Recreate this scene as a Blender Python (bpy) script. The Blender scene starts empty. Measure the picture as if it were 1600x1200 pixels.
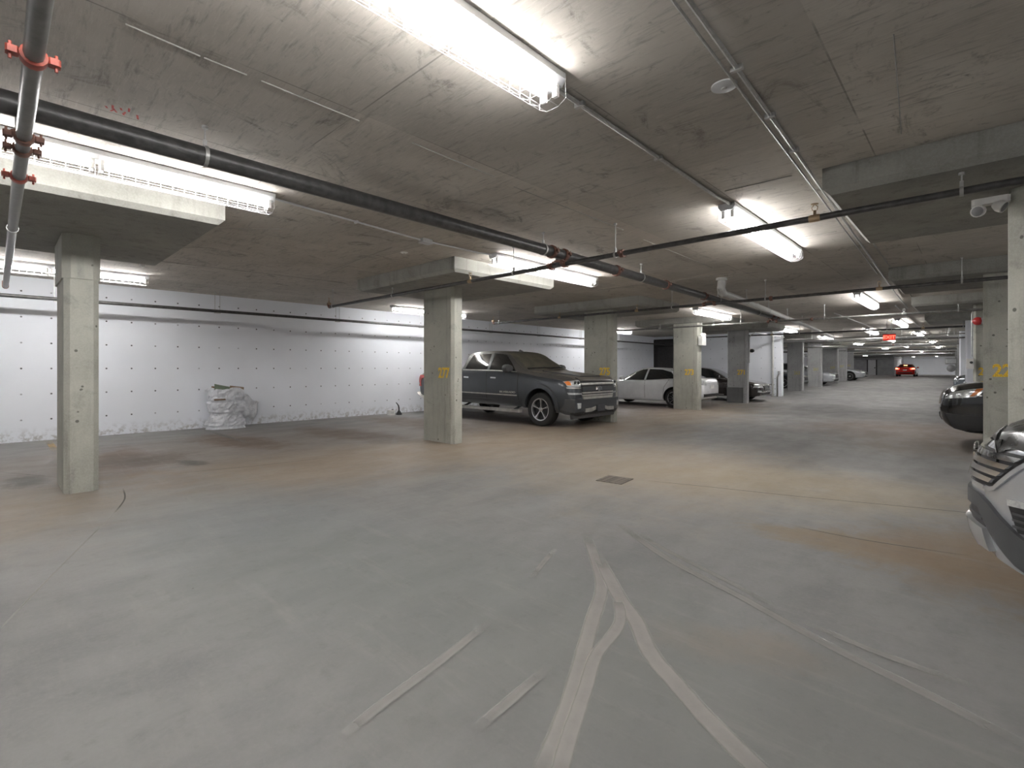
import bpy, bmesh, math, random
import numpy as np
from mathutils import Vector, Matrix
from mathutils.bvhtree import BVHTree
random.seed(7)
SC = bpy.context.scene
COL = SC.collection
PI = math.pi
# ------------------------------------------------------------------ camera
THETA = math.atan(725 / 765.0)
cam = bpy.data.cameras.new('camera')
cam.sensor_width = 36.0
cam.lens = 765.0 / 1600.0 * 36.0
cam.shift_y = -25.0 / 1600.0
cam.clip_start = 0.05
cam.clip_end = 300
co = bpy.data.objects.new('camera', cam)
COL.objects.link(co)
co.location = (0, 0, 1.40)
co.rotation_euler = (PI / 2, 0, THETA)
SC.camera = co
# ------------------------------------------------------------------ world, exposure
w = bpy.data.worlds.new('world')
SC.world = w
w.use_nodes = True
w.node_tree.nodes['Background'].inputs[0].default_value = (0.5, 0.55, 0.6, 1)
w.node_tree.nodes['Background'].inputs[1].default_value = 0.05
SC.view_settings.view_transform = 'Standard'
SC.view_settings.look = 'None'
SC.view_settings.gamma = 1.0
SC.view_settings.use_curve_mapping = False
SC.view_settings.exposure = 1.25
TUBE_STRENGTH = 34.0

# ------------------------------------------------------------------ material helpers
class NT:
    def __init__(s, name):
        s.m = bpy.data.materials.new(name)
        s.m.use_nodes = True
        s.t = s.m.node_tree
        s.b = s.t.nodes['Principled BSDF']
        s.out = s.t.nodes['Material Output']
    def n(s, typ, **kw):
        nd = s.t.nodes.new(typ)
        for k, v in kw.items():
            setattr(nd, k, v)
        return nd
    def l(s, a, b):
        s.t.links.new(a, b)
    def val(s, sock, v):
        if hasattr(v, 'is_output') or isinstance(v, bpy.types.NodeSocket):
            s.l(v, sock)
        else:
            sock.default_value = v
    def math(s, op, a, b=0.0, c=0.0, clamp=False):
        nd = s.n('ShaderNodeMath', operation=op, use_clamp=clamp)
        s.val(nd.inputs[0], a); s.val(nd.inputs[1], b)
        if len(nd.inputs) > 2: s.val(nd.inputs[2], c)
        return nd.outputs[0]
    def coords(s, scale=(1, 1, 1), rot=(0, 0, 0), loc=(0, 0, 0), kind='Object'):
        tc = s.n('ShaderNodeTexCoord')
        mp = s.n('ShaderNodeMapping')
        mp.inputs['Scale'].default_value = scale
        mp.inputs['Rotation'].default_value = rot
        mp.inputs['Location'].default_value = loc
        s.l(tc.outputs[kind], mp.inputs[0])
        return mp.outputs[0]
    def noise(s, scale, detail=6, rough=.55, vec=None, dist=0.0):
        nd = s.n('ShaderNodeTexNoise')
        nd.inputs['Scale'].default_value = scale
        nd.inputs['Detail'].default_value = detail
        nd.inputs['Roughness'].default_value = rough
        nd.inputs['Distortion'].default_value = dist
        s.l(vec if vec is not None else s.coords(), nd.inputs['Vector'])
        return nd.outputs['Fac']
    def ramp(s, fac, lo, hi, a=0.0, b=1.0, smooth=True):
        nd = s.n('ShaderNodeMapRange')
        nd.interpolation_type = 'SMOOTHSTEP' if smooth else 'LINEAR'
        s.val(nd.inputs[0], fac)
        for i, v in ((1, lo), (2, hi), (3, a), (4, b)):
            nd.inputs[i].default_value = v
        return nd.outputs[0]
    def mix(s, fac, a, b, mode='MIX'):
        nd = s.n('ShaderNodeMix', data_type='RGBA', blend_type=mode)
        s.val(nd.inputs[0], fac)
        for sock, v in ((nd.inputs[6], a), (nd.inputs[7], b)):
            if isinstance(v, bpy.types.NodeSocket): s.l(v, sock)
            else: sock.default_value = (*v[:3], 1)
        return nd.outputs[2]
    def bump(s, h, strength=.3, dist=.01):
        nd = s.n('ShaderNodeBump')
        nd.inputs['Strength'].default_value = strength
        nd.inputs['Distance'].default_value = dist
        s.l(h, nd.inputs['Height'])
        s.l(nd.outputs[0], s.b.inputs['Normal'])
    def done(s, col, rough=.6, metal=0.0, spec=.5, coat=0.0):
        s.val(s.b.inputs['Base Color'], (*col[:3], 1) if not isinstance(col, bpy.types.NodeSocket) else col)
        s.val(s.b.inputs['Roughness'], rough)
        s.b.inputs['Metallic'].default_value = metal
        s.b.inputs['Specular IOR Level'].default_value = spec
        s.b.inputs['Coat Weight'].default_value = coat
        s.b.inputs['Coat Roughness'].default_value = .04
        return s.m

M = {}
def plain(name, col, rough=.5, metal=0.0, spec=.5, coat=0.0, vary=.12, nscale=9.0, bump=0.0):
    t = NT(name)
    v = t.noise(nscale, 5)
    c2 = tuple(min(1, x * (1 + vary)) for x in col); c1 = tuple(x * (1 - vary) for x in col)
    cc = t.mix(t.ramp(v, .3, .7), c1, c2)
    rr = t.ramp(v, .25, .75, max(.02, rough - .06), min(1, rough + .06))
    if bump: t.bump(v, bump, .004)
    M[name] = t.done(cc, rr, metal, spec, coat)
    return M[name]

def paint(name, col, metal=.3, rough=.28, dust=0.0, dustcol=(.22, .19, .15)):
    t = NT(name)
    n = t.noise(3.0, 6)
    base = t.mix(t.ramp(n, .3, .7), tuple(x * .94 for x in col), tuple(min(1, x * 1.06) for x in col))
    r = rough
    if dust > 0:
        g = t.n('ShaderNodeNewGeometry')
        sp = t.n('ShaderNodeSeparateXYZ')
        t.l(g.outputs['Normal'], sp.inputs[0])
        up = t.ramp(sp.outputs[2], .15, .95)
        nz = t.ramp(t.noise(2.2, 8), .25, .75, .55, 1.0)
        f = t.math('MULTIPLY', t.math('MULTIPLY_ADD', up, .90, .10), nz)
        f = t.math('MULTIPLY', f, dust, clamp=True)
        base = t.mix(f, base, dustcol)
        r = t.ramp(f, 0, 1, rough, .75)
        t.l(t.ramp(f, 0, 1, metal, 0.0), t.b.inputs['Metallic'])
        M[name] = t.done(base, r, metal, .5, 0.0)
        t.l(t.ramp(f, 0, 1, .8, 0.0), t.b.inputs['Coat Weight'])
        t.l(t.ramp(f, 0, 1, metal, 0.0), t.b.inputs['Metallic'])
    else:
        M[name] = t.done(base, r, metal, .5, 1.0)
    return M[name]

def emit(name, col, strength):
    t = NT(name)
    n = t.noise(40, 2)
    t.l(t.mix(n, tuple(x * .96 for x in col), col), t.b.inputs['Emission Color'])
    t.b.inputs['Emission Strength'].default_value = strength
    M[name] = t.done(tuple(min(1, x) for x in col), .4)
    return M[name]

def concrete(name, c1, c2, dark=.55, grain=(1, 1, .12), holes=True, bump=.25, joint=None, warm=None):
    t = NT(name)
    v = t.noise(1.1, 8, .6)
    v2 = t.noise(6.0, 8, .65, t.coords(grain))
    col = t.mix(t.ramp(v, .3, .72), c1, c2)
    col = t.mix(t.ramp(v2, .50, .72, 0, .65), col, tuple(x * dark for x in c1))
    v3 = t.noise(2.6, 8, .7, dist=.8)
    col = t.mix(t.ramp(v3, .52, .70, 0, .55), col, tuple(x * (dark + .08) for x in c1))
    fine = t.noise(60, 4, .6)
    col = t.mix(t.ramp(fine, .35, .7, 0, .22), col, tuple(min(1, x * 1.25) for x in c2))
    if holes:
        vo = t.n('ShaderNodeTexVoronoi')
        vo.inputs['Scale'].default_value = 7.0
        t.l(t.coords(), vo.inputs['Vector'])
        h = t.ramp(vo.outputs['Distance'], .09, .14, 1, 0)
        sel = t.ramp(t.noise(3.1, 3), .52, .56, 0, .85)
        col = t.mix(t.math('MULTIPLY', h, sel), col, tuple(x * .3 for x in c1))
    t.bump(fine, bump, .004)
    M[name] = t.done(col, t.ramp(v, .3, .7, .7, .9), 0, .3)
    return M[name]

# ---- ceiling: board and plywood-formed concrete with stains
def mk_ceiling():
    t = NT('ceiling_concrete')
    v = t.noise(.55, 8, .6)
    streak = t.noise(4.0, 9, .68, t.coords((.9, 6.0, 1), rot=(0, 0, .1)))
    swirl = t.noise(2.4, 7, .7, t.coords((1, 1.6, 1)), dist=2.2)
    spots = t.noise(14, 6, .7)
    col = t.mix(t.ramp(v, .3, .72), (.45, .415, .365), (.64, .60, .54))
    col = t.mix(t.ramp(streak, .5, .74, 0, .6), col, (.17, .16, .145))
    col = t.mix(t.ramp(swirl, .55, .78, 0, .6), col, (.14, .132, .12))
    col = t.mix(t.math('MULTIPLY', t.ramp(spots, .6, .74), t.ramp(v, .38, .62, .1, .75)), col, (.09, .085, .075))
    bl = t.noise(1.6, 9, .74, t.coords((1.5, .8, 1)), dist=1.4)
    col = t.mix(t.ramp(bl, .54, .68, 0, .6), col, (.125, .112, .096))
    grain = t.noise(9.0, 8, .7, t.coords((1.0, 8.0, 1), rot=(0, 0, .05)))
    col = t.mix(t.ramp(grain, .5, .66, 0, .4), col, (.66, .62, .56))
    tc = t.n('ShaderNodeTexCoord'); sp = t.n('ShaderNodeSeparateXYZ'); t.l(tc.outputs['Object'], sp.inputs[0])
    def line(axis, period, off, wd):
        u = t.math('FRACT', t.math('DIVIDE', t.math('ADD', sp.outputs[axis], off), period))
        return t.math('LESS_THAN', u, wd / period)
    ln = t.math('MAXIMUM', line(0, 1.22, 50.62, .010), line(1, 2.44, 49.55, .010))
    ln = t.math('MULTIPLY', ln, t.ramp(t.noise(1.7, 3), .4, .6, 0, .55))
    col = t.mix(ln, col, (.11, .10, .09))
    # sheets differ a little in tone
    ck = t.n('ShaderNodeTexWhiteNoise', noise_dimensions='2D')
    cx = t.n('ShaderNodeCombineXYZ')
    t.l(t.math('FLOOR', t.math('DIVIDE', t.math('ADD', sp.outputs[0], 50.62), 1.22)), cx.inputs[0])
    t.l(t.math('FLOOR', t.math('DIVIDE', t.math('ADD', sp.outputs[1], 49.55), 2.44)), cx.inputs[1])
    t.l(cx.outputs[0], ck.inputs['Vector'])
    col = t.mix(t.math('MULTIPLY', ck.outputs['Value'], .22), col, (.2, .19, .175))
    t.bump(t.math('ADD', streak, t.math('MULTIPLY', swirl, .7)), .25, .006)
    M['ceiling'] = t.done(col, .85, 0, .25)
mk_ceiling()

# ---- floor: troweled concrete with dust and dirt patches at their own places
def mk_floor():
    t = NT('floor_concrete')
    tc = t.n('ShaderNodeTexCoord')
    v = t.noise(.5, 8, .6)
    v2 = t.noise(2.3, 9, .65, t.coords((1, .45, 1)))
    fine = t.noise(45, 5, .65)
    col = t.mix(t.ramp(v, .3, .7), (.205, .20, .197), (.272, .266, .258))
    col = t.mix(t.ramp(v2, .45, .75, 0, .5), col, (.178, .181, .184))
    col = t.mix(t.ramp(fine, .4, .75, 0, .25), col, (.31, .30, .285))
    def blob(cx, cy, rx, ry, rot, color, amt, nscale=1.5, sharp=.5):
        nonlocal col
        mp = t.n('ShaderNodeMapping', vector_type='TEXTURE')
        mp.inputs['Location'].default_value = (cx, cy, 0)
        mp.inputs['Rotation'].default_value = (0, 0, rot)
        mp.inputs['Scale'].default_value = (rx, ry, 50)
        t.l(tc.outputs['Object'], mp.inputs[0])
        ln = t.n('ShaderNodeVectorMath', operation='LENGTH')
        t.l(mp.outputs[0], ln.inputs[0])
        nz = t.noise(nscale * 1.5, 9, .74, t.coords((1, 1, 1), loc=(cx * 3.1, cy * 1.7, 0)), dist=.9)
        d = t.math('ADD', ln.outputs['Value'], t.math('MULTIPLY_ADD', nz, 2.2, -1.1))
        f = t.ramp(d, 1.0 + sharp * .5, 1.0 - sharp, 0, amt)
        g = t.ramp(nz, .2, .7, .65, 1.15)
        col = t.mix(t.math('MULTIPLY', f, g), col, tuple(x * .80 for x in color))
    dust = (.42, .335, .25); brown = (.20, .142, .105); rust = (.33, .235, .165); mud = (.31, .235, .155)
    blob(-8.6, 4.6, 3.2, 9.0, 0, (.36, .305, .26), .75, .6, .7)
    blob(-6.9, 5.0, 1.5, 9.0, 0, dust, .8, .8, .8)
    blob(-6.6, 13.0, 2.0, 9.0, 0, dust, .8, .7, .8)
    blob(-9.6, 14.0, 3.0, 5.0, 0, (.26, .2, .17), .7, .8, .6)
    blob(-10.2, 3.2, 1.5, .55, .2, brown, .95, 1.4, .55)
    blob(-9.3, 1.3, 1.6, .40, -.15, brown, .95, 1.6, .55)
    blob(-9.2, 1.6, .8, .6, 0, (.17, .13, .105), .8, 2.0, .6)
    blob(-7.6, 1.25, 1.3, .5, .3, rust, .75, 1.6, .6)
    blob(-9.7, 5.1, 2.0, .6, .1, brown, .75, 1.2, .55)
    blob(-10.4, 7.4, 2.6, .8, 0, (.2, .15, .12), .8, 1.2, .6)
    blob(-8.4, 2.0, .35, .16, .2, (.10, .09, .08), .9, 3.0, .6)
    blob(-8.5, .25, .5, .22, 0, (.12, .11, .10), .8, 3.0, .6)
    blob(-3.6, 6.6, 2.6, 2.4, 0, (.42, .345, .26), .75, .9, .7)
    blob(-1.6, 6.6, 2.4, 1.1, .25, (.42, .35, .25), .7, 1.0, .7)
    blob(-.6, 4.7, .85, .34, .05, mud, .95, 2.2, .5)
    blob(.2, 4.9, 1.0, .9, 0, (.30, .22, .145), .9, 1.8, .6)
    blob(-.9, 2.55, .5, .2, .4, (.34, .27, .21), .8, 2.5, .7)
    blob(-1.0, 14.0, 2.2, 2.5, 0, (.26, .2, .165), .8, .8, .6)
    blob(-.6, 11.5, 1.3, 1.6, 0, (.30, .24, .19), .7, .8, .6)
    blob(-4.2, 24.0, 3.0, 1.6, 0, (.21, .205, .205), .6, .7, .7)
    blob(-3.6, 33.0, 3.0, 2.2, 0, (.2, .2, .2), .5, .7, .7)
    blob(-5.0, 1.6, 3.2, 1.0, .15, (.29, .305, .31), .7, 1.0, .8)
    blob(-2.6, 1.9, 2.4, 1.0, .35, (.255, .262, .25), .75, 1.1, .8)
    blob(-.8, 1.9, 1.4, .8, .3, (.25, .252, .235), .7, 1.1, .8)
    # small chips and grit
    vo = t.n('ShaderNodeTexVoronoi'); vo.inputs['Scale'].default_value = 7.0
    t.l(t.coords(), vo.inputs['Vector'])
    h = t.ramp(vo.outputs['Distance'], .03, .05, 1, 0)
    col = t.mix(t.math('MULTIPLY', h, t.ramp(t.noise(1.9, 2), .56, .6, 0, .8)), col, (.11, .10, .09))
    scr = t.noise(3.5, 9, .72, t.coords((.35, 2.2, 1), rot=(0, 0, .7)))
    col = t.mix(t.ramp(scr, .5, .72, 0, .30), col, (.33, .315, .29))
    mot = t.noise(9, 8, .75)
    col = t.mix(t.ramp(mot, .5, .75, 0, .30), col, (.13, .128, .122))
    col = t.mix(1.0, col, (.90, .90, .90), 'MULTIPLY')
    t.bump(t.math('ADD', fine, t.math('MULTIPLY', v2, .6)), .18, .004)
    M['floor'] = t.done(col, t.ramp(v2, .3, .7, .52, .72), 0, .4)
mk_floor()

# ---- painted white wall with form-tie holes
def mk_wall(name, axis, period, off, zoff=1.39, tone=(.85, .875, .925)):
    t = NT(name)
    tc = t.n('ShaderNodeTexCoord'); sp = t.n('ShaderNodeSeparateXYZ'); t.l(tc.outputs['Object'], sp.inputs[0])
    def cell(o, p, f):
        u = t.math('DIVIDE', t.math('ADD', o, f), p)
        return t.math('MULTIPLY', t.math('SUBTRACT', t.math('FRACT', t.math('ADD', u, .5)), .5), p)
    a = cell(sp.outputs[axis], period, off); b = cell(sp.outputs[2], .49, 49 - zoff)
    d = t.math('SQRT', t.math('ADD', t.math('MULTIPLY', a, a), t.math('MULTIPLY', b, b)))
    hole = t.math('MULTIPLY', t.ramp(d, .012, .019, 1, 0), t.ramp(t.noise(1.3, 2), .3, .5, .35, 1))
    n = t.noise(.7, 6)
    col = t.mix(t.ramp(n, .3, .7), tuple(x * .94 for x in tone), tone)
    scuff = t.ramp(t.noise(11, 7, .75, t.coords((1, 1, 2))), .66, .74, 0, .45)
    col = t.mix(scuff, col, (.36, .36, .37))
    low = t.ramp(sp.outputs[2], .02, .3, 1, 0)
    col = t.mix(t.math('MULTIPLY', low, t.ramp(t.noise(9, 6, .7), .45, .62, 0, .75)), col, (.38, .36, .34))
    col = t.mix(hole, col, (.09, .09, .095))
    t.bump(t.noise(30, 4), .15, .004)
    M[name] = t.done(col, .62, 0, .35)
mk_wall('wall_white', 1, .417, 41.7 - 1.586)
mk_wall('wall_white_cross', 0, .61, 61.2)

concrete('column_concrete', (.315, .315, .275), (.46, .458, .40), .6)
concrete('column_grey', (.29, .292, .29), (.40, .402, .40), .6)
concrete('panel_concrete', (.23, .225, .205), (.34, .335, .305), .62, holes=False)
concrete('ledge_grey', (.10, .10, .10), (.14, .14, .135), .7, holes=False)
plain('wall_grey', (.34, .34, .35), .8, vary=.1, nscale=2)
plain('pipe_dark', (.085, .083, .082), .38, .35, vary=.25, nscale=14)
plain('pipe_grey', (.20, .195, .185), .42, .5, vary=.2, nscale=14)
plain('pipe_pvc', (.50, .50, .48), .4, 0, vary=.08)
plain('coupling_red', (.36, .075, .05), .5, .1, vary=.3, nscale=20)
plain('coupling_rust', (.20, .10, .075), .6, .2, vary=.35, nscale=20)
plain('galvanised', (.48, .48, .47), .4, .6, vary=.12, nscale=25)
plain('brass', (.42, .31, .2), .4, .7)
plain('white_metal', (.56, .57, .58), .45, 0, vary=.04)
plain('white_plastic', (.76, .75, .72), .4, vary=.05)
plain('wire_white', (.6, .6, .6), .4, .2, vary=.05)
plain('grey_metal', (.30, .30, .30), .5, .3)
plain('yellow_paint', (.80, .52, .05), .8, vary=.3, nscale=60)
plain('yellow_faint', (.40, .36, .17), .8, vary=.3, nscale=60)

plain('joint_light', (.52, .50, .46), .9, vary=.25, nscale=20)
plain('iron', (.20, .175, .15), .7, .4, vary=.3, nscale=30)
plain('iron_black', (.03, .028, .026), .9, 0)
plain('door_dark', (.028, .025, .024), .55, .1, vary=.2)
plain('door_dark_panel', (.045, .042, .042), .5, .1, vary=.2)
plain('tyre', (.022, .021, .020), .8, 0, vary=.25, nscale=30)
plain('rim_alloy', (.66, .66, .66), .22, .85, vary=.06)
plain('rim_grey', (.34, .34, .35), .3, .7)
plain('rim_dark', (.04, .04, .042), .5, .4)
plain('chrome', (.82, .82, .82), .12, 1.0, vary=.03)
plain('chrome_dusty', (.50, .49, .46), .38, .6, vary=.15)
plain('black_plastic', (.022, .022, .023), .55, 0, vary=.15)
plain('grey_plastic', (.075, .076, .078), .6, 0, vary=.12)
plain('clad_dark', (.040, .040, .041), .6, 0, vary=.12)
plain('wheel_well', (.012, .012, .012), .9)
plain('glass_dark', (.012, .014, .015), .04, 0, .6, 1.0, vary=.05)
plain('glass_dusty', (.15, .138, .105), .42, 0, .4, 0, vary=.3, nscale=4)
plain('glass_teal', (.10, .15, .15), .05, 0, .6, 1.0, vary=.2, nscale=4)
plain('lamp_clear', (.62, .64, .64), .12, .35, .6, 1.0, vary=.2, nscale=30)
plain('lamp_amber', (.72, .22, .05), .25, 0, .5, .6)
plain('lamp_red', (.40, .02, .02), .2, 0, .5, .8)
plain('plate_dark', (.06, .062, .07), .5)
plain('cardboard', (.20, .135, .085), .8, vary=.25)
plain('card_green', (.17, .21, .15), .7)
plain('shell_black', (.02, .02, .022), .5)
plain('sticker', (.62, .62, .6), .5)
plain('paint_mark_red', (.50, .10, .09), .9, vary=.4, nscale=50)
plain('alarm_red', (.50, .03, .03), .35, 0, .5, .4)
paint('truck_paint', (.058, .066, .076), .4, .28, .6)
paint('truck_hood', (.060, .066, .074), .35, .4, .95)
paint('white_paint', (.78, .79, .81), 0, .25)
paint('brown_paint', (.040, .032, .030), .4, .25)
paint('black_paint', (.009, .010, .011), .2, .16)
paint('silver_paint', (.55, .57, .60), .55, .27)
plain('hood_paint', (.022, .022, .020), .3, 0, .3, .15)
paint('skid_silver', (.40, .41, .41), .4, .4)
paint('red_paint', (.62, .02, .014), .0, .25)
paint('blue_paint', (.40, .47, .58), .4, .25)
paint('grey_paint', (.10, .115, .13), .4, .25)
emit('tube_light', (1.0, .985, .975), TUBE_STRENGTH)
emit('exit_red', (.5, .02, .012), .35)
emit('exit_letter', (1.0, .10, .06), 1.6)
emit('tail_red', (1.0, .06, .03), 2.5)
emit('tail_hot', (1.0, .25, .10), 5.0)

def mk_bag():
    t = NT('bag_plastic')
    n = t.noise(7, 8, .7, dist=1.0)
    col = t.mix(t.ramp(n, .3, .7), (.46, .47, .50), (.74, .75, .78))
    t.bump(t.noise(10, 4, .6, dist=1.5), .35, .02)
    M['bag'] = t.done(col, .3, 0, .5)
mk_bag()
def mk_dust(name, col, dens):
    t = NT(name)
    n = t.noise(5.0, 8, .7)
    f = t.ramp(n, .25, .6, .78, 1.0)
    tr = t.n('ShaderNodeBsdfTransparent'); mx = t.n('ShaderNodeMixShader')
    t.done(t.mix(n, tuple(x * .9 for x in col), col), .8, 0, .2)
    at_ = t.n('ShaderNodeAttribute'); at_.attribute_name = 'fade'
    al = t.math('MULTIPLY', t.math('MULTIPLY', f, dens), at_.outputs['Fac'])
    # a thin film shades what lies under it twice; its own colour makes up for that
    t.l(t.mix(al, tuple(x + .235 for x in col), col), t.b.inputs['Base Color'])
    t.l(al, mx.inputs[0]); t.l(tr.outputs[0], mx.inputs[1]); t.l(t.b.outputs[0], mx.inputs[2])
    t.l(mx.outputs[0], t.out.inputs[0])
    M[name] = t.m
mk_dust('floor_yellow', (.50, .34, .14), .8)
mk_dust('joint_dark', (.085, .075, .066), .85)
mk_dust('track_dust', (.33, .312, .288), .9)
mk_dust('track_faint', (.315, .30, .278), .7)

# ------------------------------------------------------------------ mesh helpers
class MB:
    def __init__(s):
        s.v = []; s.f = []; s.mi = []
    def add(s, vs, fs, mi=0):
        o = len(s.v)
        s.v += [tuple(p) for p in vs]
        s.f += [tuple(i + o for i in f) for f in fs]
        s.mi += [mi] * len(fs)
        return s
    def box(s, x0, x1, y0, y1, z0, z1, mi=0):
        v = [(x0, y0, z0), (x1, y0, z0), (x1, y1, z0), (x0, y1, z0), (x0, y0, z1), (x1, y0, z1), (x1, y1, z1), (x0, y1, z1)]
        f = [(0, 3, 2, 1), (4, 5, 6, 7), (0, 1, 5, 4), (1, 2, 6, 5), (2, 3, 7, 6), (3, 0, 4, 7)]
        return s.add(v, f, mi)
    def cbox(s, x0, x1, y0, y1, z0, z1, c, mi=0):      # vertical edges chamfered
        r = [(x0 + c, y0), (x1 - c, y0), (x1, y0 + c), (x1, y1 - c), (x1 - c, y1), (x0 + c, y1), (x0, y1 - c), (x0, y0 + c)]
        v = [(x, y, z0) for x, y in r] + [(x, y, z1) for x, y in r]
        f = [tuple(range(7, -1, -1)), tuple(range(8, 16))] + [(i, (i + 1) % 8, (i + 1) % 8 + 8, i + 8) for i in range(8)]
        return s.add(v, f, mi)
    def tube(s, pts, r, n=10, cap=True, mi=0):
        P = [Vector(p) for p in pts]
        rr = r if isinstance(r, (list, tuple)) else [r] * len(P)
        rings = []; prev = None
        for i, p in enumerate(P):
            d = (P[min(i + 1, len(P) - 1)] - P[max(i - 1, 0)]).normalized()
            if prev is None:
                a = Vector((0, 0, 1)) if abs(d.z) < .9 else Vector((1, 0, 0))
                u = d.cross(a).normalized()
            else:
                u = (prev - d * prev.dot(d)).normalized()
            prev = u
            q = d.cross(u)
            rings.append([p + (u * math.cos(2 * PI * k / n) + q * math.sin(2 * PI * k / n)) * rr[i] for k in range(n)])
        v = [x for g in rings for x in g]
        f = []
        for i in range(len(P) - 1):
            for k in range(n):
                f.append((i * n + k, i * n + (k + 1) % n, (i + 1) * n + (k + 1) % n, (i + 1) * n + k))
        if cap:
            f.append(tuple(range(n - 1, -1, -1))); f.append(tuple((len(P) - 1) * n + k for k in range(n)))
        return s.add(v, f, mi)
    def lathe(s, prof, n=20, axis='z', c=(0, 0, 0), mi=0, closed=False):
        v = []; f = []
        for (r, h) in prof:
            for k in range(n):
                a = 2 * PI * k / n
                p = {'z': (r * math.cos(a), r * math.sin(a), h), 'y': (r * math.cos(a), h, r * math.sin(a)), 'x': (h, r * math.cos(a), r * math.sin(a))}[axis]
                v.append((p[0] + c[0], p[1] + c[1], p[2] + c[2]))
        m = len(prof)
        for i in range(m if closed else m - 1):
            j = (i + 1) % m
            for k in range(n):
                f.append((i * n + k, i * n + (k + 1) % n, j * n + (k + 1) % n, j * n + k))
        if not closed:
            f.append(tuple(range(n - 1, -1, -1))); f.append(tuple((m - 1) * n + k for k in range(n)))
        return s.add(v, f, mi)
    def mesh(s, name, mats, smooth=None):
        me = bpy.data.meshes.new(name)
        me.from_pydata(s.v, [], s.f)
        bm = bmesh.new(); bm.from_mesh(me)
        bmesh.ops.recalc_face_normals(bm, faces=bm.faces)
        bm.to_mesh(me); bm.free()
        for m in (mats if isinstance(mats, (list, tuple)) else [mats]):
            me.materials.append(M[m] if isinstance(m, str) else m)
        if len(set(s.mi)) > 1: me.polygons.foreach_set('material_index', s.mi)
        if smooth is not None:
            me.polygons.foreach_set('use_smooth', [True] * len(me.polygons))
            me.set_sharp_from_angle(angle=math.radians(smooth))
        me.update()
        return me
    def build(s, name, mats, parent=None, smooth=None):
        return link(name, s.mesh(name, mats, smooth), parent)

def link(name, me, parent=None, loc=None, rz=None):
    o = bpy.data.objects.new(name, me)
    COL.objects.link(o)
    if parent is not None: o.parent = parent
    if loc is not None: o.location = loc
    if rz is not None: o.rotation_euler = (0, 0, rz)
    return o
def tag(o, label=None, cat=None, group=None, kind=None):
    if label: o['label'] = label
    if cat: o['category'] = cat
    if group: o['group'] = group
    if kind: o['kind'] = kind
    return o
def thing(name, label, cat, loc=(0, 0, 0), rz=0.0, group=None):
    o = bpy.data.objects.new(name, None)
    COL.objects.link(o)
    o.empty_display_size = .2
    o.location = loc; o.rotation_euler = (0, 0, rz)
    return tag(o, label, cat, group)
def copy_tree(o, parent=None):
    c = o.copy(); COL.objects.link(c)
    if parent is not None: c.parent = parent
    for ch in list(o.children): copy_tree(ch, c)
    return c
def text_mesh(txt, size, depth=.002, font_scale_x=1.0):
    cu = bpy.data.curves.new('t', 'FONT')
    cu.body = txt; cu.size = size; cu.offset = size * .032; cu.extrude = depth; cu.align_x = 'CENTER'; cu.align_y = 'CENTER'
    ob = bpy.data.objects.new('t', cu); COL.objects.link(ob)
    me = bpy.data.meshes.new_from_object(ob)
    bpy.data.objects.remove(ob); bpy.data.curves.remove(cu)
    for v in me.vertices: v.co.x *= font_scale_x
    return me
def put_text(name, txt, size, mat, parent, loc, rot, sx=1.0, depth=.002):
    me = text_mesh(txt, size, depth, sx)
    me.materials.clear(); me.materials.append(M[mat])
    o = link(name, me, parent)
    o.location = loc; o.rotation_euler = rot
    return o

def zf(y):
    pts = [(-20, 0), (22, 0), (26, .07), (30, .17), (34, .27), (38, .35), (42, .41), (46, .42), (140, .42)]
    for (a, p), (b, q) in zip(pts, pts[1:]):
        if y <= b: return p + (q - p) * max(0, (y - a)) / (b - a)
    return .42
CEIL = 3.13
PB = 2.90      # underside of the drop panels
XL, XR, YB, YE = -13.1, 6.6, -9.0, 96.0

# ------------------------------------------------------------------ the setting
b = MB()
ys = [-9.0] + list(np.arange(-8, 22, 2)) + list(np.arange(22, 48, 1)) + list(np.arange(48, 97, 6)) + [98.0]
for i, y in enumerate(ys):
    for x in (XL - .3, XR + .3):
        b.v.append((x, y, zf(y)))
for i in range(len(ys) - 1):
    b.f.append((2 * i, 2 * i + 1, 2 * i + 3, 2 * i + 2)); b.mi.append(0)
floor = tag(b.build('floor', 'floor', smooth=40), 'dusty grey concrete parkade floor with tyre tracks', None, None, 'structure')
ceiling = MB().box(XL - .3, XR + .3, YB - .2, YE + .5, CEIL, CEIL + .2).build('ceiling', 'ceiling')
tag(ceiling, 'stained form-marked concrete ceiling slab', None, None, 'structure')
for nm, lab, bx, mt in (
    ('wall_left', 'long white painted concrete wall with rows of tie holes', (XL - .25, XL, YB, 84, -.1, CEIL), 'wall_white'),
    ('wall_right', 'white painted wall behind the right hand stalls', (XR, XR + .25, YB, YE, -.1, CEIL), 'wall_white'),
    ('wall_rear', 'white painted wall behind the camera', (XL, XR, YB - .2, YB, -.1, CEIL), 'wall_white_cross'),
    ('wall_partition', 'white cross wall stencilled 265 beside the dark sedan', (XL, -6.64, 25.42, 25.75, -.1, CEIL), 'wall_white_cross'),
    ('wall_far', 'bright white wall closing the far end of the aisle', (-8.6, XR, YE, YE + .25, .2, CEIL), 'wall_white_cross'),
    ('wall_far_left', 'grey wall left of the red car at the far end', (XL, -8.1, 84, 84.3, .2, CEIL), 'wall_grey'),
    ('wall_far_side', 'grey return wall beside the far end opening', (-8.4, -8.1, 84.3, YE, .2, CEIL), 'wall_grey')):
    tag(MB().box(*bx).build(nm, mt), lab, None, None, 'structure')

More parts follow.
